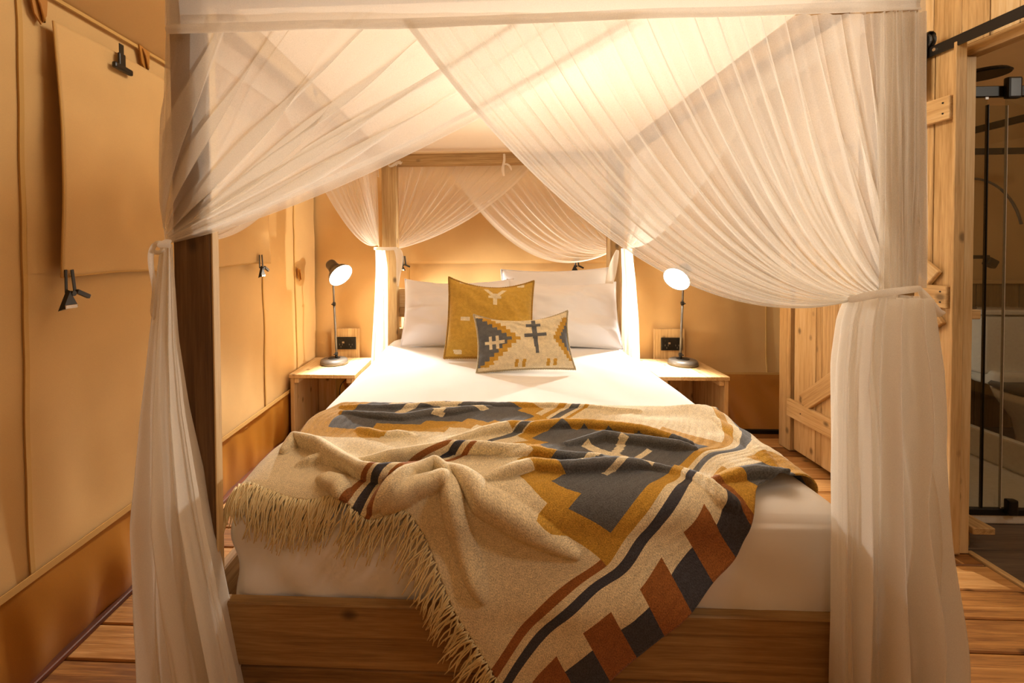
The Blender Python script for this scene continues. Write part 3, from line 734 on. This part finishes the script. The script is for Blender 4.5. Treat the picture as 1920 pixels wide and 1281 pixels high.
# fold ridges: picked as polylines on the bed, height, width
ridges = []
def ridge(pts, h, wd): ridges.append(([np.array(unroll(*p)) for p in pts], h, wd))
for pts, h, wd in (
    ([(534, 856), (558, 834), (600, 847), (649, 881), (679, 897), (721, 902), (757, 896), (793, 884)], .040, .026),
    ([(661, 878), (709, 873), (757, 867), (805, 858), (841, 851), (889, 855), (949, 858), (991, 852)], .032, .024),
    ([(700, 950), (745, 920), (781, 899), (817, 884), (843, 904)], .034, .022),
    ([(725, 952), (781, 922), (829, 911), (845, 916)], .030, .020),
    ([(841, 908), (848, 940), (865, 999), (889, 1059), (905, 1110)], .030, .024),
    ([(817, 882), (865, 899), (901, 936), (949, 963), (1022, 999), (1075, 1028)], .030, .026),
    ([(905, 908), (949, 898), (998, 884), (1052, 887), (1112, 884), (1190, 881), (1262, 890)], .024, .024),
    ([(841, 836), (901, 818), (961, 807), (998, 810), (1046, 803), (1106, 805), (1202, 817), (1292, 841)], .024, .026),
    ([(1060, 842), (1130, 828), (1190, 835), (1262, 845), (1300, 850)], .020, .020),
    ([(940, 866), (998, 858), (1046, 866), (1112, 870), (1172, 881)], .018, .018),
    ([(1340, 910), (1380, 900), (1413, 896), (1473, 905), (1500, 918)], .022, .022),
    ([(1262, 881), (1310, 906), (1346, 936), (1383, 950)], .014, .018),
    ([(640, 778), (709, 789), (757, 791), (805, 783), (853, 780), (919, 771)], .018, .022),
    ([(670, 810), (721, 823), (769, 821)], .014, .018),
    ([(560, 880), (610, 868), (640, 884)], .020, .018),
    ([(600, 905), (635, 915), (655, 940)], .022, .018),
    ([(1340, 790), (1400, 835), (1450, 880)], .010, .020),
    ([(640, 766), (740, 771), (860, 765), (1000, 767), (1200, 774)], .012, .018)):
    ridge(pts, h, wd)
def seg_dist(X, pts):
    best = np.full(len(X), 1e9); t_ = np.zeros(len(X))
    for i, (a, b) in enumerate(zip(pts, pts[1:])):
        d = b-a; t = np.clip(((X-a) @ d)/(d @ d+1e-12), 0, 1); e = np.linalg.norm(X-(a+t[:, None]*d), axis=1)
        m = e < best; best[m] = e[m]; t_[m] = (i+t[m])/(len(pts)-1)
    return best, t_
def relief(XY, uv):
    h = np.zeros(len(XY)); tb = np.zeros(len(XY))
    for pts, hh, wd in ridges:
        d, t = seg_dist(XY, pts); tp = np.clip(1.2*np.sin(PI*(.06+.88*t))**.6, .05, 1); q = np.clip(1-(d/(wd*1.05*tp))**2, 0, 1)
        tb = tb+(1.15*hh*tp*q**.7)**3; h += .35*hh*np.exp(-(d/(wd*1.7))**2)*tp
    h = h*.8+tb**(1/3)
    x, y_ = XY[:, 0], XY[:, 1]
    h += .008*(nz[3](x*6+y_*3, y_*9)+.4)+.003*nz[6](x*14-y_*5, y_*16)
    fr = sstep(1.08, .95, y_)
    h += fr*(.014*nz[2](uv[:, 0]*3+uv[:, 1]*5.5, uv[:, 1]*1.2)+.014)
    h += .0006*np.sin((uv[:, 1]*260+6*nz[5](uv[:, 0]*9, uv[:, 1]*9)))*(uv[:, 0] > .36)   # puckered weave in the dense motifs
    return np.maximum(h, -.004)+.012
step = .005
gu = np.arange(0, 1.36+1e-9, step); gv = np.arange(0, 1.335+1e-9, step)
UU, VV = np.meshgrid(gu, gv, indexing='ij'); UVp = np.stack([UU, VV], -1).reshape(-1, 2)
XY = tps(UVp); P3, NR = roll(XY); HH = relief(XY, UVp); P3 = P3+NR*HH[:, None]; P3[:, 1] -= .85*np.clip(HH-.024, 0, 1)*NR[:, 2]
# far edge of the folded throw: the cloth turns under along a line across the bed
CUT = 1.745
dead = XY[:, 1] > CUT+.03
edge_t = sstep(CUT-.02, CUT+.03, XY[:, 1]); P3[:, 2] -= edge_t*(P3[:, 2]-TOPZ+.002)*.97
P3[:, 0] = np.clip(P3[:, 0], -.70, 9)
def pat(u, v):
    warm = RUST if u < .60 else GOLD
    b = int(math.floor((u+.08)/.08)) % 2
    if v < (.13 if b == 0 else .085):
        if u > .74: return GOLD if b == 0 else GREY
        return RUST if b == 0 else NAVY
    if .180 < v < .204: return NAVY if u < .7 else GREY
    if .223 < v < .248: return RUST if u < .36 else GOLD
    def half(vv, uc):
        du = abs(u-uc)
        for lim, wg in ((.26, -1), (.38, .235), (.47, .185), (.55, .14), (.62, .10), (.69, .065)):
            if vv < lim:
                if du < wg:
                    if abs(du) < .013 and .31 < vv < .55: return CREAM
                    if du < .10 and (abs(vv-.39) < .012 or abs(vv-.455-.25*du) < .012): return CREAM
                    return GREY
                break
        for lim, wm in ((.43, .30), (.53, .25), (.60, .20), (.68, .145), (.735, .085)):
            if vv < lim: return GOLD if du < wm else None
        return None
    if .248 <= v < .735:
        c = half(v, .66)
        if c: return c
    for a, b_, c in ((.708, .726, 1), (.741, .765, 2), (.780, .798, 1)):
        if a < v < b_ and (u < .44 or u > .72 or c == 2): return NAVY if (c == 2 and u < .5) else (GREY if c == 2 else (RUST if u < .45 else GOLD))
    if v > .77:
        c = half(1.506-v, .66)
        if c: return c
    return CREAM
nu, nv = UU.shape; idx = np.arange(nu*nv).reshape(nu, nv)
Fq = np.stack([idx[:-1, :-1], idx[1:, :-1], idx[1:, 1:], idx[:-1, 1:]], -1).reshape(-1, 4)
Fc = UVp[Fq].mean(1); keep = ~dead[Fq].any(1) & (P3[Fq][:, :, 2].min(1) > .12)
Fq = Fq[keep]; Fc = Fc[keep]
used = np.unique(Fq); remap = -np.ones(nu*nv, int); remap[used] = np.arange(len(used))
bl = empty('throw_blanket', (.2, 1.3, TOPZ)); tag(bl, 'patterned wool throw draped over the foot of the bed', 'blanket')
bme = mesh('woven_cloth', P3[used]-np.array([.2, 1.3, TOPZ]), remap[Fq].tolist(), WOOL, bl, True)
ca = bme.data.color_attributes.new('yarn', 'FLOAT_COLOR', 'CORNER')
cols = np.repeat(np.array([pat(float(u), float(v)) for u, v in Fc]), 4, axis=0); ca.data.foreach_set('color', cols.ravel().astype(np.float32))
uvl = bme.data.uv_layers.new(name='UVMap'); uvl.data.foreach_set('uv', UVp[Fq].reshape(-1).astype(np.float32))
md = bme.modifiers.new('t', 'SOLIDIFY'); md.thickness = .004; md.offset = 1
# fringe of twisted tassels along the short end
bm = bmesh.new()
vs = np.arange(.004, 1.33, .0032)
e0 = tps(np.stack([0*vs, vs], -1)); e1 = tps(np.stack([0*vs+.03, vs], -1)); dirs = e0-e1; dirs /= np.linalg.norm(dirs, axis=1)[:, None]
for i, v in enumerate(vs):
    Ln = random.uniform(.055, .088); sway = random.uniform(-.35, .35); d = dirs[i]; d = np.array([d[0]-d[1]*sway, d[1]+d[0]*sway])
    path = []
    for t in np.linspace(0, 1, 6):
        g = np.array([0, -1.])*t*t*.35*(1 if e0[i][1] < 1.13 else .3)
        path.append(e0[i]+(d*t+g+np.array([math.sin(t*7+i)*.05, 0]))*Ln)
    path = np.array(path); q, nn = roll(path); h = relief(path, np.stack([0*path[:, 0], path[:, 0]*0+v], -1))
    fade = np.linspace(1, .25, 6); q = q+nn*(h*fade+.003+random.uniform(0, .006))[:, None]
    q[:, 2] = np.maximum(q[:, 2], .03)
    tube(bm, [Vector(p)-Vector((.2, 1.3, TOPZ)) for p in q], [.0019, .0021, .0020, .0019, .0017, .0010], 5)
tag(bobj('fringe', bm, cloth('cream_yarn', srgb('e8d8ac'), weave=500, bump=.3), bl, True), 'cream knotted fringe', kind='stuff')

# ================================================================== NIGHTSTANDS, LAMPS, SOCKETS
def nightstand(name, x0, label):
    r = empty(name, (x0, 3.1, 0)); tag(r, label, 'nightstand', 'rough pine nightstands')
    W_, D, Hh = .47, .50, .472
    def b(n, lo, hi, m, bev=.003): return box(n, lo, hi, m, r, bev)
    for i in range(3): b('top_plank', (i*W_/3+.001, 0, Hh-.028), ((i+1)*W_/3-.001, D, Hh), WY)
    b('side_panel', (.004, .012, .001), (.032, D-.005, Hh-.03), WZ); b('side_panel', (W_-.032, .012, .001), (W_-.004, D-.005, Hh-.03), WZ)
    b('cleat', (.034, .008, Hh-.064), (.066, D-.03, Hh-.03), WY); b('cleat', (W_-.066, .008, Hh-.064), (W_-.034, D-.03, Hh-.03), WY)
    b('back_board', (.034, D-.03, .001), (.17, D-.008, Hh-.07), WZ); b('back_board', (W_-.20, D-.03, .001), (W_-.034, D-.008, Hh-.07), WZ)
    b('bottom_board', (.034, .02, .03), (W_-.034, D-.035, .05), WX)
    return r
ns1 = nightstand('nightstand', -1.370, 'pine nightstand left of the bed in the tent corner')
ns2 = nightstand('nightstand', 1.165, 'pine nightstand right of the bed beside the back wall')
ns2.location.z = 0
# stencilled number on the back board of the right one
fc = bpy.data.curves.new('number', 'FONT'); fc.body = '40'; fc.size = .07; fc.extrude = .0006
ot = bpy.data.objects.new('number_mark_tmp', fc); COL.objects.link(ot)
bpy.context.view_layer.update()
mtext = bpy.data.meshes.new_from_object(ot); bpy.data.objects.remove(ot)
o = link('number_mark', mtext, INK, ns2, (.185, .462, .255)); o.rotation_euler = (PI/2, .6, 0); tag(o, 'black stencilled 40')

def cable(name, pts, label):
    cu = bmesh.new(); P = [Vector(p) for p in pts]; out = []
    for i in range(len(P)-1):
        p0, p1, p2, p3 = P[max(i-1, 0)], P[i], P[i+1], P[min(i+2, len(P)-1)]
        for t in np.linspace(0, 1, 8, endpoint=False):
            out.append(.5*((2*p1)+(p2-p0)*t+(2*p0-5*p1+4*p2-p3)*t*t+(3*p1-p0-3*p2+p3)*t**3))
    out.append(P[-1]); tube(cu, out, .0032, 6); return tag(bobj(name, cu, BLACK, None, True), label, 'cable', 'lamp cables')
cable('power_cable', [(-1.05, 3.55, .395), (-1.06, 3.52, .35), (-1.13, 3.50, .28), (-1.16, 3.53, .16), (-1.22, 3.50, .10), (-1.24, 3.3, .056)], 'black lamp cable looping inside the left nightstand')
cable('power_cable', [(1.34, 3.54, .40), (1.36, 3.48, .35), (1.385, 3.50, .28), (1.37, 3.52, .20), (1.42, 3.53, .12), (1.45, 3.4, .056)], 'black lamp cable looping inside the right nightstand')

def desk_lamp(name, loc, mirror, label, head_dir, up_top):
    """flat round base, two-piece jointed stem, bell shade with a lit bulb"""
    r = empty(name, loc); tag(r, label, 'lamp', 'grey metal bedside lamps')
    s = -1 if mirror else 1
    bm = bmesh.new(); lathe(bm, [(0, 0), (.096, 0), (.104, .006), (.104, .020), (.098, .034), (.085, .040), (.03, .042), (0, .042)], 40); bobj('base', bm, GREYM, r, True)
    bm = bmesh.new(); lathe(bm, [(0, .0425), (.044, .0425), (.046, .0445), (.04, .0465), (0, .0465)], 28); tag(bobj('base_button', bm, BLKM, r, True), 'dark inset disc')
    j0 = Vector((s*.018, .0, .075)); j1 = Vector((s*.005 if not mirror else -.005, 0, .455)); j2 = Vector(up_top)
    def joint(p, k):
        bm = bmesh.new(); tube(bm, [p+Vector((-.010, 0, 0)), p+Vector((-.009, 0, 0)), p+Vector((.009, 0, 0)), p+Vector((.010, 0, 0))], [.010, .014, .014, .010], 14); bobj('joint', bm, BLKM, r)
        bm = bmesh.new(); tube(bm, [p+Vector((0, -.022, 0)), p+Vector((0, .022, 0))], .006, 8); tube(bm, [p+Vector((-.013, -.024, 0)), p+Vector((.013, -.024, 0))], .004, 6); bobj('wing_nut', bm, BLKM, r)
    bm = bmesh.new(); tube(bm, [(s*.018, 0, .044), j0], .011, 10); bobj('stem_foot', bm, BLKM, r, True)
    joint(j0, 0); joint(j1, 1); joint(j2, 2)
    bm = bmesh.new(); tube(bm, [j0, j1], .0085, 10); bobj('stem', bm, GREYM, r, True)
    bm = bmesh.new(); tube(bm, [j1, j1.lerp(j2, .5), j2], .0075, 10); bobj('stem', bm, GREYM, r, True)
    d = Vector(head_dir).normalized(); q = d.to_track_quat('Z', 'Y').to_matrix().to_4x4()
    hd = empty('lamp_head'); hd.parent = r
    m4 = Matrix.Translation(j2+Vector((0, 0, .030))-d*.012) @ q
    bm = bmesh.new(); lathe(bm, [(0, -.03), (.036, -.028), (.042, -.015), (.042, .03), (.046, .034), (.046, .046), (.042, .05), (.05, .062), (.078, .088), (.094, .118), (.098, .130), (.095, .130), (.09, .119), (.074, .092), (.046, .068), (0, .062)], 40, m4)
    sh_ = bobj('shade', bm, GREYM, hd, True)
    bm = bmesh.new(); lathe(bm, [(.0935, .1285), (.0885, .118), (.072, .0915), (.044, .069), (0, .0635)], 36, m4); tag(bobj('shade_lining', bm, SHADEIN, hd, True), 'white shade lining')
    bm = bmesh.new(); lathe(bm, [(0, .066), (.014, .068), (.016, .085), (.030, .105), (.034, .125), (.026, .147), (0, .156)], 24, m4); tag(bobj('bulb', bm, BULB, hd, True), 'glowing warm bulb')
    bm = bmesh.new(); tube(bm, [m4 @ Vector((.043, 0, .0)), m4 @ Vector((.058, 0, .0))], .005, 8); bobj('switch', bm, BLKM, hd)
    lp = m4 @ Vector((0, 0, .195))+Vector(loc)
    lo = lamp_light('bulb_glow', lp, BULB_W, BULBC, .04, 'SPOT', (-d).to_track_quat('Z', 'Y').to_euler(), math.radians(146)); lo.data.spot_blend = .4
    return r
desk_lamp('bedside_lamp', (-1.148, 3.40, .473), False, 'lit grey desk lamp on the left nightstand', (.66, -.45, -.55), (-.002, 0, .712))
desk_lamp('bedside_lamp', (1.462, 3.42, .473), True, 'lit grey desk lamp on the right nightstand, head half behind the net', (-.62, -.50, -.50), (.002, 0, .668))

def socket(name, x0, x1, label):
    r = empty(name, ((x0+x1)/2, BY-.035, .47)); tag(r, label, 'socket', 'power sockets beside the bed'); o_ = ((x0+x1)/2, BY-.035, .47)
    box('wood_backing', (x0, BY-.036, .40), (x1, BY-.010, .702), WZ, r, .003, off=o_)
    cx = x0+(x1-x0)*.55
    box('face_plate', (cx-.082, BY-.050, .535), (cx+.082, BY-.037, .635), BLACK, r, .006, 2, off=o_)
    for dx in (-.04, .04):
        box('rocker', (cx+dx-.012, BY-.054, .605), (cx+dx+.012, BY-.051, .622), BLACK, r, .001, off=o_)
        for k, (ox, oz) in enumerate(((-.012, .575), (.012, .575), (0, .556))):
            box('pin_slot', (cx+dx+ox-.003, BY-.0512, oz-.006), (cx+dx+ox+.003, BY-.0502, oz+.006), GREYM, r, 0, off=o_)
    box('usb_port', (cx-.03, BY-.052, .585), (cx-.012, BY-.0502, .60), CHROME, r, 0, off=o_)
socket('wall_socket', -1.246, -1.020, 'black double socket on a pine backing behind the left lamp')
socket('wall_socket', 1.330, 1.565, 'black double socket on a pine backing behind the right lamp')

# ================================================================== CANOPY NET
cn = empty('bed_canopy_net', (.107, 2.1, 2.0)); tag(cn, 'white sheer cotton net draped and tied around the four-poster bed', 'bed net')
CO = np.array([.107, 2.1, 2.0])
def V3(p): return np.array(p, float)
def net_panel(name,  T0, T1, K0, K1, C0, C1, n, seed, mat=NET, amp=.5, dep=.012, kpow=1.6, nu=420, nv=64, cpow=.8, u0=0., u1=1., off=0., hem=None, hem0=0., label=None, out=(0, -1, 0)):
    """a net from a straight top edge (T0 free edge .. T1 post) swept into a tie (K0..K1)"""
    T0, T1, K0, K1, C0, C1 = map(V3, (T0, T1, K0, K1, C0, C1)); out = V3(out)
    rs = np.random.RandomState(seed); ph = rs.rand(8)*7
    def fn(u, v):
        u = u0+(u1-u0)*u
        a = sstep(.0, .75, v)
        w1 = np.sin(2*PI*(n*u+.35*nz[seed % 7](u*6+ph[0], v*1.2+ph[1]))+ph[2]); w2 = np.sin(2*PI*(n*2.3*u+.3*nz[(seed+1) % 7](u*9+ph[3], v*2))+ph[4])
        big = nz[(seed+3) % 7](u*n*.45+ph[5], v*.8+ph[6])
        env = np.clip(np.minimum(u, 1-u)*9, 0, 1)
        us = u+env*(.25+.75*a)*amp/n*(.30*w1+.12*w2+.35*big)
        us = np.clip(us, 0, 1)
        e = us[..., None]; vv = v[..., None]
        T = T0+(T1-T0)*e; K = K0+(K1-K0)*e**kpow; C = C0+(C1-C0)*e**cpow
        P = T*(1-vv)**2+2*C*vv*(1-vv)+K*vv**2
        dd = dep*(.35+.65*a)*(1-.6*sstep(.85, 1, v))*(np.cos(2*PI*n*u+ph[2])*.6+.3*np.cos(2*PI*n*2.3*u+ph[4])+.9*big)+off
        P = P+out*dd[..., None]-CO
        return P[..., 0], P[..., 1], P[..., 2]
    o = grid(name, fn, nu, nv, mat, cn)
    if label: tag(o, label)
    if hem:
        def fh2(u, v):
            x, y_, z = fn(hem0+u*hem, v); return x+out[0]*.003, y_+out[1]*.003, z+out[2]*.003
        grid('hem', fh2, 8, nv, NET3, cn)
    return o
PYF = 1.038
f = lambda px, py, Y=PYF: at(px, py, Y=Y)
net_panel('front_panel', f(1215, 40), f(312, 40), f(320, 456), f(308, 425), f(640, 388), f(300, 270), 7, 11, amp=1.9, dep=.012, kpow=1.0, hem=.03, hem0=.035, label='front left net panel swept to the left post')
net_panel('front_panel', f(755, 40, PYF-.012), f(1724, 25, PYF-.012), f(1602, 562, PYF-.012), f(1726, 540, PYF-.012), f(1216, 668, PYF-.012), f(1724, 300, PYF-.012), 22, 23, amp=1.5, dep=.013, kpow=2.2, cpow=1.25, nu=640, hem=.016, label='front right net panel swept to the right post')
# side panels gathered on the front posts
net_panel('side_panel', (-.765, 2.1, 1.93), (-.765, 1.075, 1.93), (-.765, 1.10, 1.37), (-.765, 1.06, 1.36), (-.77, 1.55, 1.30), (-.765, 1.07, 1.6), 9, 5, amp=1, dep=.010, nu=200, out=(-1, 0, 0))
net_panel('side_panel', (.985, 2.1, 1.93), (.985, 1.075, 1.93), (.985, 1.10, 1.28), (.985, 1.06, 1.26), (.99, 1.55, 1.22), (.985, 1.07, 1.6), 9, 6, amp=1, dep=.010, nu=200, out=(1, 0, 0))
# gathered fullness hanging against the right front post
def gath(u, v):
    p0 = np.array(f(1640, 30, 1.03)); p1 = np.array(f(1722, 30, 1.03)); q0 = np.array(f(1640, 545, 1.02)); q1 = np.array(f(1724, 538, 1.02))
    w_ = np.sin(2*PI*(8*u+.4*nz[2](u*7, v*2)))
    us = np.clip(u+.03*np.sin(2*PI*13*u+v*2), 0, 1)[..., None]; vv = v[..., None]
    P = (p0+(p1-p0)*us)*(1-vv)+(q0+(q1-q0)*us)*vv-CO
    return P[..., 0], P[..., 1]-.010*w_-.012, P[..., 2]
tag(grid('gathered_net', gath, 260, 40, NET, cn), 'pleated net hanging down the front right post')
# rear panels
ZB = 1.915
bk = lambda px, py, Y=3.215: at(px, py, Y=Y)
net_panel('rear_panel', at(1010, 300, Y=3.205), at(746, 300, Y=3.205), at(742, 468, Y=3.205), at(736, 462, Y=3.205), at(895, 432, Y=3.205), at(744, 390, Y=3.205), 12, 31, amp=1, dep=.010, nu=320, nv=48, kpow=1., hem=.02, label='rear left net panel behind the pillows')
net_panel('rear_panel', at(832, 300, Y=3.215), at(1168, 300, Y=3.215), at(1150, 470, Y=3.215), at(1162, 460, Y=3.215), at(985, 560, Y=3.215), at(1166, 390, Y=3.215), 15, 37, amp=1, dep=.010, nu=380, nv=48, kpow=1.4, hem=.02, label='rear right net panel behind the pillows')
net_panel('side_panel', (-.735, 1.55, 1.93), (-.735, 3.12, 1.93), (-.735, 3.10, 1.37), (-.735, 3.16, 1.36), (-.735, 2.45, 1.30), (-.735, 3.14, 1.6), 13, 41, amp=1, dep=.010, nu=320, nv=48, out=(-1, 0, 0), hem=.02, label='left side net swept to the back post')
net_panel('side_panel', (.975, 1.6, 1.93), (.975, 3.12, 1.93), (.975, 3.10, 1.34), (.975, 3.16, 1.33), (.975, 2.45, 1.32), (.975, 3.14, 1.6), 13, 43, amp=1, dep=.010, nu=320, nv=48, out=(1, 0, 0), hem=.02, label='right side net swept to the back post')
# pelmets and top
def strip(name, a, b, z0, z1, mat=NET2, ny=.004, lab=None):
    a = V3(a); b = V3(b)
    def fn(u, v):
        P = a+(b-a)*u[..., None]-CO; nrm = np.array([-(b-a)[1], (b-a)[0], 0]); nrm = nrm/np.linalg.norm(nrm)
        wob = ny*nz[4](u*9, v*2)
        return P[..., 0]+nrm[0]*wob, P[..., 1]+nrm[1]*wob, (z0+(z1-z0)*v)-CO[2]+.003*nz[6](u*6, v*0)
    return tag(grid(name, fn, 90, 8, mat, cn), lab)
zf0 = .5*(at(312, 62, Y=1.015).z+at(1722, 25, Y=1.015).z)
PXL = at(311, 30, Y=1.015).x; PXR = at(1723, 30, Y=1.015).x
strip('pelmet', (PXL, 1.015, 0), (PXR, 1.015, 0), zf0, 2.03, NET2, lab='front pelmet of the net')
strip('pelmet_hem', (PXL, 1.011, 0), (PXR, 1.011, 0), zf0-.001, zf0+.020, NET3)
strip('pelmet', (-.72, 3.225, 0), (.96, 3.225, 0), 1.865, 2.03, NET, lab='rear pelmet of the net')
strip('pelmet', (PXL, 1.016, 0), (-.75, 3.225, 0), 1.85, 2.03, NET); strip('pelmet', (PXR, 1.016, 0), (.985, 3.225, 0), 1.85, 2.03, NET)
def topf(u, v):
    X = -.77+u*1.75; Y = 1.015+v*2.21; return X-CO[0], Y-CO[1], 2.03-.022*np.sin(PI*u)*np.sin(PI*v)-CO[2]+.002*nz[1](u*5, v*5)
tag(grid('canopy_top', topf, 50, 50, TOPN, cn), 'flat cotton roof of the net')
# tails below the ties
def tail(name, secs, n, seed, mat=NET2, dep=.05, nu=200, nv=60, label=None):
    """closed gathered bunch of net; secs = [(centre x, centre y, z, half width)]"""
    secs = np.array(secs, float); zs = secs[:, 2]
    def fn(u, v):
        z = zs[0]+(zs[-1]-zs[0])*v; it = lambda k: np.interp(-z, -zs, secs[:, k])
        cx, cy, hw = it(0), it(1), it(3)*.92; th = 2*PI*u
        fold = 1+.0*u; a = .13+.17*v
        ww = np.sin(n*th+1.6*nz[seed](u*5, v*2.5)+.8*v)+.45*np.sin(2*n*th+nz[seed+1](u*7, v*3)*2)+.16*np.sin(3.6*n*th+nz[seed+2](u*9, v*2)*3)
        rx = hw*(1+a*.5*ww*np.abs(np.sin(th))); ry = np.minimum(hw*.8, dep)*(1+a*2.8*ww)
        th2 = th+.35/n*np.sin(n*th*1.0+2+v)
        return cx+rx*np.cos(th2)-CO[0], cy+ry*np.sin(th2)-CO[1], z-CO[2]
    return tag(grid(name, fn, nu, nv, mat, cn, wrap=False), label)
def sec(px0, px1, py, Y):
    a = at(px0, py, Y=Y); b = at(px1, py, Y=Y); return ((a.x+b.x)/2, Y, a.z, (b.x-a.x)/2)
tail('net_tail', [sec(303, 322, 458, 1.0), sec(296, 325, 520, 1.0), sec(284, 330, 640, 1.0), sec(273, 344, 770, 1.0), sec(264, 376, 960, 1.0), sec(263, 405, 1100, 1.0), sec(268, 445, 1281, 1.0), sec(262, 500, 1560, .98)], 9, 1, nu=320, label='net bunch hanging down the front left post')
tail('net_tail', [sec(1604, 1727, 556, .985), sec(1588, 1728, 600, .985), sec(1576, 1732, 700, .985), sec(1571, 1747, 900, .985), sec(1572, 1760, 1100, .985), sec(1572, 1772, 1281, .985), sec(1572, 1785, 1560, .98)], 12, 3, nu=480, dep=.06, label='net bunch hanging down the front right post')
tail('net_tail', [sec(703, 722, 466, 3.06), sec(704, 727, 500, 3.06), sec(702, 728, 560, 3.06), sec(697, 728, 640, 3.06), sec(694, 728, 690, 3.06), sec(690, 735, 850, 3.06)], 5, 2, dep=.06, nu=120, nv=40, label='net bunch hanging down the back left post')
tail('net_tail', [sec(1164, 1186, 466, 3.06), sec(1166, 1192, 520, 3.06), sec(1166, 1197, 600, 3.06), sec(1166, 1200, 690, 3.06), sec(1164, 1206, 850, 3.06)], 5, 4, dep=.06, nu=120, nv=40, label='net bunch hanging down the back right post')
# ties
def ribbon(name, pts, wds, mat=NET2, t=.002, wdir=(0, 0, 1), label=None):
    bm = bmesh.new(); rows = []; P = [Vector(p) for p in pts]
    for i, p in enumerate(P):
        d = (P[min(i+1, len(P)-1)]-P[max(i-1, 0)]).normalized(); wv = d.cross(Vector((0, -1, 0)))
        wv = wv.normalized() if wv.length > .2 else Vector(wdir)
        rows.append([bm.verts.new(p+wv*wds[i]*k-Vector(CO)+Vector((0, -.004*(1-k*k), 0))) for k in (-1, -.5, 0, .5, 1)])
    for a, b in zip(rows, rows[1:]):
        for k in range(4): bm.faces.new((a[k], a[k+1], b[k+1], b[k]))
    o = bobj(name, bm, mat, cn, True); md = o.modifiers.new('t', 'SOLIDIFY'); md.thickness = t
    md = o.modifiers.new('s', 'SUBSURF'); md.levels = 2; md.render_levels = 2
    return tag(o, label)
def rib(name, pxs, wds, Y, label=None): ribbon(name, [at(x, y_, Y=Y) for x, y_ in pxs], [q*Y/F for q in wds], label=label)
rib('tie_band', [(1588, 563), (1605, 560), (1640, 552), (1690, 545), (1728, 541)], [5, 8, 8, 7, 7], .93, 'net tie around the front right bunch')
rib('tie_end', [(1722, 540), (1735, 556), (1750, 578), (1763, 590), (1771, 585)], [5, 9, 10, 9, 4], .95)
rib('tie_band', [(322, 458), (312, 456), (303, 458), (296, 462)], [9, 9, 7, 5], .97, 'net tie around the front left bunch')
rib('tie_end', [(308, 456), (296, 455), (286, 462), (281, 480), (284, 510), (291, 540), (289, 565), (286, 590), (291, 600)], [4, 6, 7, 7, 6, 6, 7, 7, 3], .98)
rib('tie_end', [(310, 468), (301, 474), (291, 474), (285, 470)], [4, 5, 5, 4], .985)
rib('tie_band', [(700, 466), (722, 467), (745, 466)], [3, 3, 3], 3.03)
rib('tie_end', [(740, 466), (748, 470), (750, 490), (747, 515), (746, 538)], [4, 8, 7, 4, 1.5], 3.04, 'loose tie end on the back left post')
rib('tie_end', [(1158, 468), (1152, 490), (1146, 515), (1139, 545)], [3, 7, 9, 6], 3.04, 'loose tie end on the back right post')
rib('tie_bow', [(752, 303), (745, 304), (738, 310), (730, 313), (728, 309)], [2, 3, 3, 2, 1], 3.07); rib('tie_bow', [(743, 312), (745, 304), (752, 308), (754, 303)], [1, 2.5, 2.5, 1], 3.065)
rib('tie_bow', [(945, 288), (946, 300), (944, 308), (942, 320), (945, 331)], [2, 2, 2.5, 3, 2], 3.07); rib('tie_bow', [(945, 309), (951, 307), (957, 313), (959, 320)], [1.5, 2, 2, 1], 3.065)
